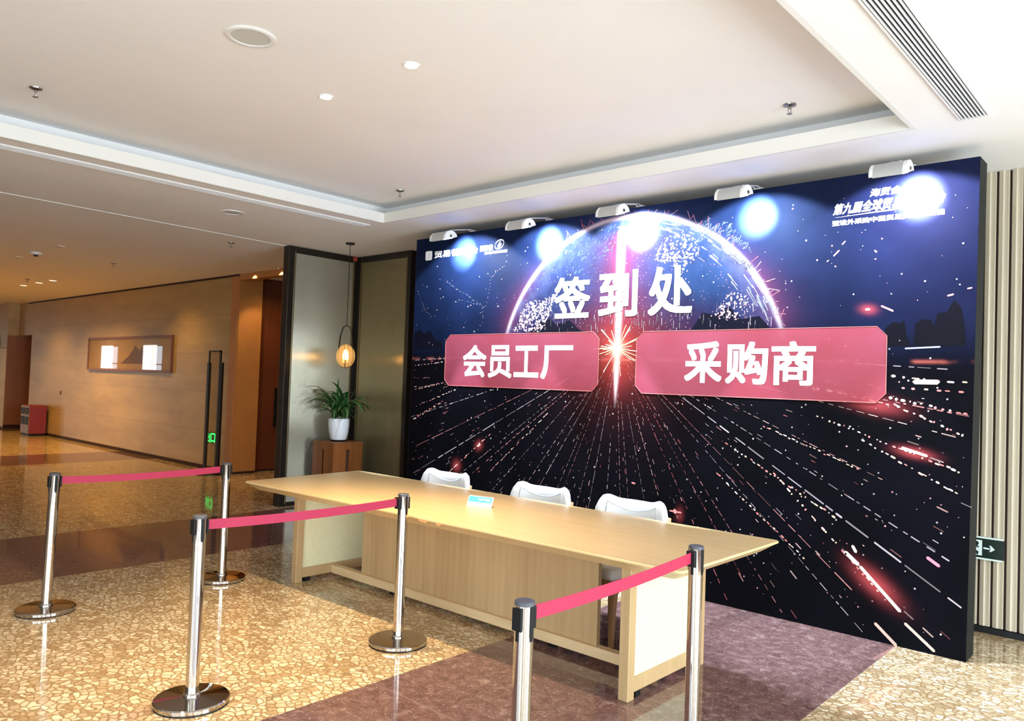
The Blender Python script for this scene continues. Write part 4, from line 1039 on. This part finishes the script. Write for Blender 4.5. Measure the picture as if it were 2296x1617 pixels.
b = MB(); b.lathe([(.024, 1.99), (.055, 1.975), (.088, 1.94), (.107, 1.89), (.110, 1.84), (.098, 1.79), (.072, 1.745), (.035, 1.722), (.0, 1.716)], px_, py_, 40, False); b.build('glass_shade', MAT['amber'], pd, 60)
b = MB(); b.lathe([(0, 1.995), (.022, 1.995), (.022, 1.935), (.014, 1.925), (0, 1.925)], px_, py_, 20); b.build('socket', MAT['bronze'], pd, 30)
b = MB(); b.lathe([(.012, 1.925), (.020, 1.90), (.031, 1.87), (.033, 1.845), (.026, 1.818), (0, 1.808)], px_, py_, 20); b.build('bulb', MAT['bulb'], pd, 60)
light('pendant_light', 'POINT', (px_, py_, 1.86), 9, (1.0, .60, .26), shadow_soft_size=0.04)

# ================================================================== CEILING FITTINGS
def make_sprinkler(zc):
    t = thing('sprinkler', '', 'sprinkler', (0, 0, zc), 'fire sprinklers in the ceiling')
    b = MB(); b.lathe([(0, zc), (.040, zc), (.038, zc - .008), (.022, zc - .012), (.010, zc - .018), (.009, zc - .028), (0, zc - .028)], 0, 0, 24); b.build('escutcheon', MAT['steel'], t, 30)
    b = MB()
    for s in (-1, 1): b.tube([(.009 * s, 0, zc - .024), (.010 * s, 0, zc - .036), (.003 * s, 0, zc - .058)], .0022, 6)
    b.lathe([(0, zc - .056), (.017, zc - .058), (.017, zc - .061), (0, zc - .062)], 0, 0, 16); b.build('deflector', MAT['steel'], t, 40)
    return t
SPK = [(-5.657, 1.573, ZI, 'sprinkler in the recessed ceiling near its left edge, above the hall side'), (-5.734, 4.692, ZI, 'sprinkler in the far corner of the recessed ceiling'), (-1.940, 4.682, ZI, 'sprinkler in the recessed ceiling near the air grille, above the backdrop'),
       (-8.85, 4.64, ZC, 'sprinkler in the hall ceiling just beside the ribbed screen'), (-12.23, 4.55, ZC, 'sprinkler in the hall ceiling above the far end of the picture'), (-16.07, 4.5, ZC, 'tiny sprinkler beside the three lit downlights')]
s0 = make_sprinkler(ZI)
for i, (x, y, z, lb) in enumerate(SPK):
    o = s0 if i == 0 else dup(s0, (x, y, z)); o.location = (x, y, z); o['label'] = lb
def make_speaker(x, y, z, r, lb):
    t = thing('ceiling_speaker', lb, 'ceiling speaker', (x, y, z), 'round ceiling speakers')
    b = MB(); b.lathe([(r, z), (r, z - .005), (r - .012, z - .010), (r - .028, z - .008), (r - .028, z)], x, y, 48, False); b.build('ring', MAT['white'], t, 30)
    b = MB(); b.lathe([(r - .026, z - .004), (0, z - .0045)], x, y, 48, False); b.build('mesh_cover', MAT['grille_fabric'], t, 30)
make_speaker(-3.813, 2.056, ZI, .131, 'large round speaker in the recessed ceiling')
make_speaker(-7.18, 3.76, ZC, .115, 'smaller round speaker in the ceiling strip outside the recess')
def make_downlight(z, r, lens):
    t = thing('downlight', '', 'downlight', (0, 0, z), 'recessed downlights')
    b = MB(); b.lathe([(r, z), (r, z - .004), (r - .006, z - .007), (r - .014, z - .003), (r - .014, z)], 0, 0, 32, False); b.build('bezel', MAT['white'], t, 30)
    b = MB(); b.lathe([(r - .013, z - .0025), (0, z - .003)], 0, 0, 32, False); b.build('lens', lens, t, 30)
    return t
DL = [(-3.398, 2.828, 'lit downlight in the recessed ceiling, nearer the camera and the speaker'), (-4.228, 2.819, 'lit downlight in the recessed ceiling, on the hall side of its twin')]
DLW = 340
d0 = make_downlight(ZI, .050, MAT['lens'])
for i, (x, y, lb) in enumerate(DL):
    o = d0 if i == 0 else dup(d0, (x, y, ZI)); o.location = (x, y, ZI); o['label'] = lb
    light('downlight_beam', 'SPOT', (x, y, ZI - .02), DLW, (1.0, .75, .44), (x, y, 0), spot_size=math.radians(72), spot_blend=1.0, shadow_soft_size=0.035)
for (x, y) in ((-3.4, .7), (-4.23, .7)):  # unseen pair added nearer the camera for the bright floor, no fittings
    light('downlight_beam', 'SPOT', (x, y, ZI - .02), DLW * .55, (1.0, .75, .44), (x, y, 0), spot_size=math.radians(72), spot_blend=1.0, shadow_soft_size=0.035)
HW = (1.0, .56, .145)
d1 = make_downlight(ZC, .075, MAT['lenswarm'])
HD = [(-17.39, 4.81, 'lit hall downlight farthest along the hall, first of the row of three'), (-16.51, 4.82, 'lit hall downlight in the middle of the row of three'), (-15.81, 4.84, 'lit hall downlight nearest the sprinkler end of the row of three')]
for i, (x, y, lb) in enumerate(HD):
    o = d1 if i == 0 else dup(d1, (x, y, ZC)); o.location = (x, y, ZC); o['label'] = lb; o['group'] = 'hall downlights'
    light('hall_beam', 'SPOT', (x, y, ZC - .03), 180, HW, (x, y + .5, 0), spot_size=math.radians(120), spot_blend=0.9, shadow_soft_size=0.06)
for i, (x, y, lb) in enumerate(((-11.3, 3.5, 'unlit slim ceiling plate between two sprinklers, nearer the camera'), (-13.01, 3.49, 'pale slim ceiling plate beyond the smoke detector'))):
    b = MB(); b.box(x - .13, x + .13, y - .05, y + .05, ZC - .008, ZC, .003); tag(b.build('ceiling_plate', MAT['lip']), lb, 'ceiling plate')
sd = thing('smoke_detector', 'white domed smoke detector in the hall ceiling', 'smoke detector', (-12.18, 3.5, ZC))
b = MB(); b.lathe([(0, ZC), (.075, ZC), (.075, ZC - .02), (.062, ZC - .035), (0, ZC - .04)], -12.18, 3.5, 28); b.build('housing', MAT['white'], sd, 30)
b = MB(); b.lathe([(.030, ZC - .036), (.028, ZC - .055), (0, ZC - .058)], -12.18, 3.5, 20); b.build('sensor', MAT['black'], sd, 30)
# hall spots added without fittings to warm wall and floor, mostly unseen
for (x, y, e) in ((-10.6, 4.3, 60), (-13.2, 5.3, 60), (-14.6, 3.0, 100), (-19.5, 4.9, 150), (-22.5, 4.0, 170), (-26, 4.5, 170), (-11.0, 1.2, 50), (-16.5, 1.0, 120), (-21, 0.8, 120)):
    light('hall_beam', 'SPOT', (x, y, ZC - .03), e * 1.25, HW, (x, y + .3, 0), spot_size=math.radians(125), spot_blend=0.9, shadow_soft_size=0.06)
for x in (-11.03, -10.26):
    w = thing('wall_washer', 'small warm washer lamp on the header, %s' % ('beside the stone wall' if x < -10.7 else 'beside the screen post'), 'washer lamp', (x, 6.14, ZC), 'washer lamps over the doorway')
    b = MB(); b.lathe([(.028, ZC - .001), (.032, ZC - .012), (.022, ZC - .012), (.018, ZC - .001)], x, 6.14, 20, False); b.build('bezel', MAT['bronze'], w, 30)
    b = MB(); b.lathe([(.021, ZC - .008), (0, ZC - .008)], x, 6.14, 20, False); b.build('lens', MAT['lenswarm'], w)
    light('washer_beam', 'SPOT', (x, 6.12, ZC - .015), 40, (1, .70, .36), (x, 6.20, 3.0), spot_size=math.radians(80), spot_blend=0.4, shadow_soft_size=0.015)
light('jamb_beam', 'SPOT', (-10.6, 6.9, ZC - .05), 25, HW, (-11.5, 6.7, 1.0), spot_size=math.radians(110), spot_blend=0.8, shadow_soft_size=0.05)

def linear_grille(x0, x1, y0, y1, nsl, lb):
    t = thing('air_grille', lb, 'air grille', ((x0 + x1) / 2, (y0 + y1) / 2, ZC)); fw = .012
    b = MB(); b.box(x0, x0 + fw, y0, y1, ZC - .010, ZC - .0005, .002); b.box(x1 - fw, x1, y0, y1, ZC - .010, ZC - .0005, .002); b.box(x0 + fw, x1 - fw, y1 - fw, y1, ZC - .010, ZC - .0005); b.box(x0 + fw, x1 - fw, y0, y0 + fw, ZC - .010, ZC - .0005); b.build('frame', MAT['white'], t)
    b = MB(); b.box(x0 + fw, x1 - fw, y0 + fw, y1 - fw, ZC - .0022, ZC - .0006); b.build('shade_backing', MAT['black'], t)  # black sheet in place of the shaded depth between the slats
    for k in range(nsl):
        xc = x0 + fw + (x1 - x0 - 2 * fw) * (k + .5) / nsl; w = (x1 - x0 - 2 * fw) / nsl
        b = MB(); b.box(xc - w * .17, xc + w * .17, y0 + fw, y1 - fw, ZC - .012, ZC - .0024); b.build('slat', MAT['white'], t)
linear_grille(-1.047, -.893, -2.5, 4.925, 7, 'long slatted air grille in the ceiling above the slatted wall')
linear_grille(-6.60, -6.46, -2.5, 4.91, 5, 'long white air grille beside the cove on the hall side')

# ================================================================== HALL OBJECTS
pa = thing('framed_picture', 'wide framed landscape picture on the stone wall reflecting windows', 'picture', (-15.7, YW, 1.91))
xa, xb, za, zb_ = -17.70, -13.72, 1.57, 2.255; fw = .045
b = MB(); b.box(xa, xb, YW - .05, YW - .001, zb_ - fw, zb_, .004); b.box(xa, xb, YW - .05, YW - .001, za, za + fw, .004); b.box(xa, xa + fw, YW - .05, YW - .001, za + fw, zb_ - fw, .004); b.box(xb - fw, xb, YW - .05, YW - .001, za + fw, zb_ - fw, .004)
b.build('frame', MAT['frame'], pa)
b = MB(); b.box(xa + fw - .005, xb - fw + .005, YW - .03, YW - .02, za + fw - .005, zb_ - fw + .005); b.build('artwork', MAT['art'], pa)

ss = thing('display_stand', 'narrow upright display stand with dark edges against the stone wall', 'display stand', (-11.67, 5.95, 0))
sx0, sx1 = -11.91, -11.43
b = MB(); b.lathe([(0, 0), (.24, 0), (.24, .012), (.20, .03), (.05, .045), (0, .045)], -11.67, 5.95, 36); b.build('base', MAT['dark'], ss, 30)
b = MB(); b.box(sx0, sx0 + .07, 5.93, 5.97, .03, 1.765, .004); b.box(sx1 - .09, sx1, 5.93, 5.97, .03, 1.765, .004); b.build('upright', MAT['dark'], ss)
b = MB(); b.box(sx0 + .05, sx0 + .075, 5.925, 5.945, .05, 1.955); b.box(sx1 - .085, sx1 - .035, 5.925, 5.945, .05, 1.955); b.box(sx0 + .05, sx1 - .035, 5.925, 5.945, 1.930, 1.955); b.build('inner_frame', MAT['dark'], ss)
b = MB(); b.box(sx0 + .06, sx1 - .05, 5.934, 5.939, .06, 1.94); b.build('clear_panel', MAT['clear'], ss)

eg = thing('low_exit_sign', 'green lit exit sign low on the stone wall behind the display stand', 'exit sign', (-12.15, YW, .53))
b = MB(); b.box(-12.36, -11.98, YW - .025, YW - .001, .44, .62, .01); b.build('case', MAT['signdark'], eg)
b = MB(); add_text(b, '出', -12.33, -12.18, .455, .61, YW - .027, .03); add_text(b, '口', -12.16, -12.01, .455, .61, YW - .027, .03); b.build('lettering', MAT['exitgreen'], eg)

bn = thing('litter_bin', 'red litter bin against the stone wall by the brown door', 'litter bin', (-20.3, 5.95, 0))
b = MB(); b.box(-20.62, -20.02, 5.80, 6.15, .05, .70, .008); b.build('body', MAT['binred'], bn)
b = MB(); b.box(-20.60, -20.04, 5.785, 5.80, .06, .69); fr = b.build('front', MAT['binbrown'], bn)
for (xo, zo, zh) in ((-20.56, .50, .64), (-20.28, .50, .64), (-20.56, .26, .44), (-20.28, .26, .44)):
    b = MB(); b.box(xo, xo + .21, 5.780, 5.787, zo, zh, .01); b.build('opening', MAT['black'], fr)
b = MB(); b.box(-20.60, -20.04, 5.81, 6.14, 0, .05); b.build('plinth', MAT['black'], bn)
b = MB(); b.lathe([(0, 0), (.045, 0), (.045, .012), (0, .014)], 0, 0, 20)
bmesh.ops.rotate(b.bm, verts=b.bm.verts[:], cent=(0, 0, 0), matrix=Matrix.Rotation(PI / 2, 3, 'X')); bmesh.ops.translate(b.bm, verts=b.bm.verts[:], vec=(-19.34, YW - .001, 1.03))
tag(b.build('wall_button', MAT['frame'], None, 30), 'small dark round button on the stone wall above the bin', 'button')
ws = thing('wall_sign', 'dark sign lettering over a thin line at the far left of the hall', 'wall sign', (-23.5, 5.95, 2.1))
b = MB(); add_text(b, 'ri', -23.95, -23.15, 2.10, 2.32, 5.935, .01); b.build('lettering', MAT['letter'], ws)
b = MB(); b.box(-24.6, -22.62, 5.93, 5.949, 2.045, 2.06); b.build('line', MAT['letter'], ws)

# exit direction sign on the slats, partly behind the backdrop
es = thing('direction_sign', 'dark green exit sign with white arrow on the slatted wall', 'exit sign', (-1.15, YW, .58))
sx1 = -.997; sx0 = -1.36; ys = YW - .028
b = MB(); b.box(sx0, sx1, ys, YW - .011, .512, .645); b.build('plate', MAT['signdark'], es)
b = MB(); b.box(sx0, sx1 - .004, ys - .004, YW - .011, .645, .656, .002); b.box(sx0, sx1 - .010, ys - .004, YW - .011, .500, .512, .002); b.build('rail', MAT['signwhite'], es)
b = MB(); yy = ys - .001
b.poly([(x, yy, z) for x, z in ((-1.118, .586), (-1.080, .583), (-1.080, .573), (-1.118, .575))])
b.poly([(x, yy, z) for x, z in ((-1.083, .601), (-1.074, .602), (-1.050, .578), (-1.073, .560), (-1.084, .560), (-1.076, .570), (-1.076, .587))]); b.build('arrow', MAT['signwhite'], es)
b = MB(); b.box(-1.25, -1.126, yy - .001, yy + .0005, .527, .632)
dp = b.build('door_symbol', MAT['signwhite'], es)
b = MB(); yy2 = yy - .0015
b.poly([(-1.158 + .012 * math.cos(k * PI / 8), yy2, .608 + .015 * math.sin(k * PI / 8)) for k in range(16)])
b.poly([(x, yy2, z) for x, z in ((-1.21, .595), (-1.165, .598), (-1.143, .586), (-1.146, .578), (-1.168, .586), (-1.172, .565), (-1.146, .552), (-1.150, .530), (-1.158, .530), (-1.162, .547), (-1.185, .555), (-1.205, .530), (-1.216, .534), (-1.19, .570))])
b.build('running_figure', MAT['signdark'], dp)
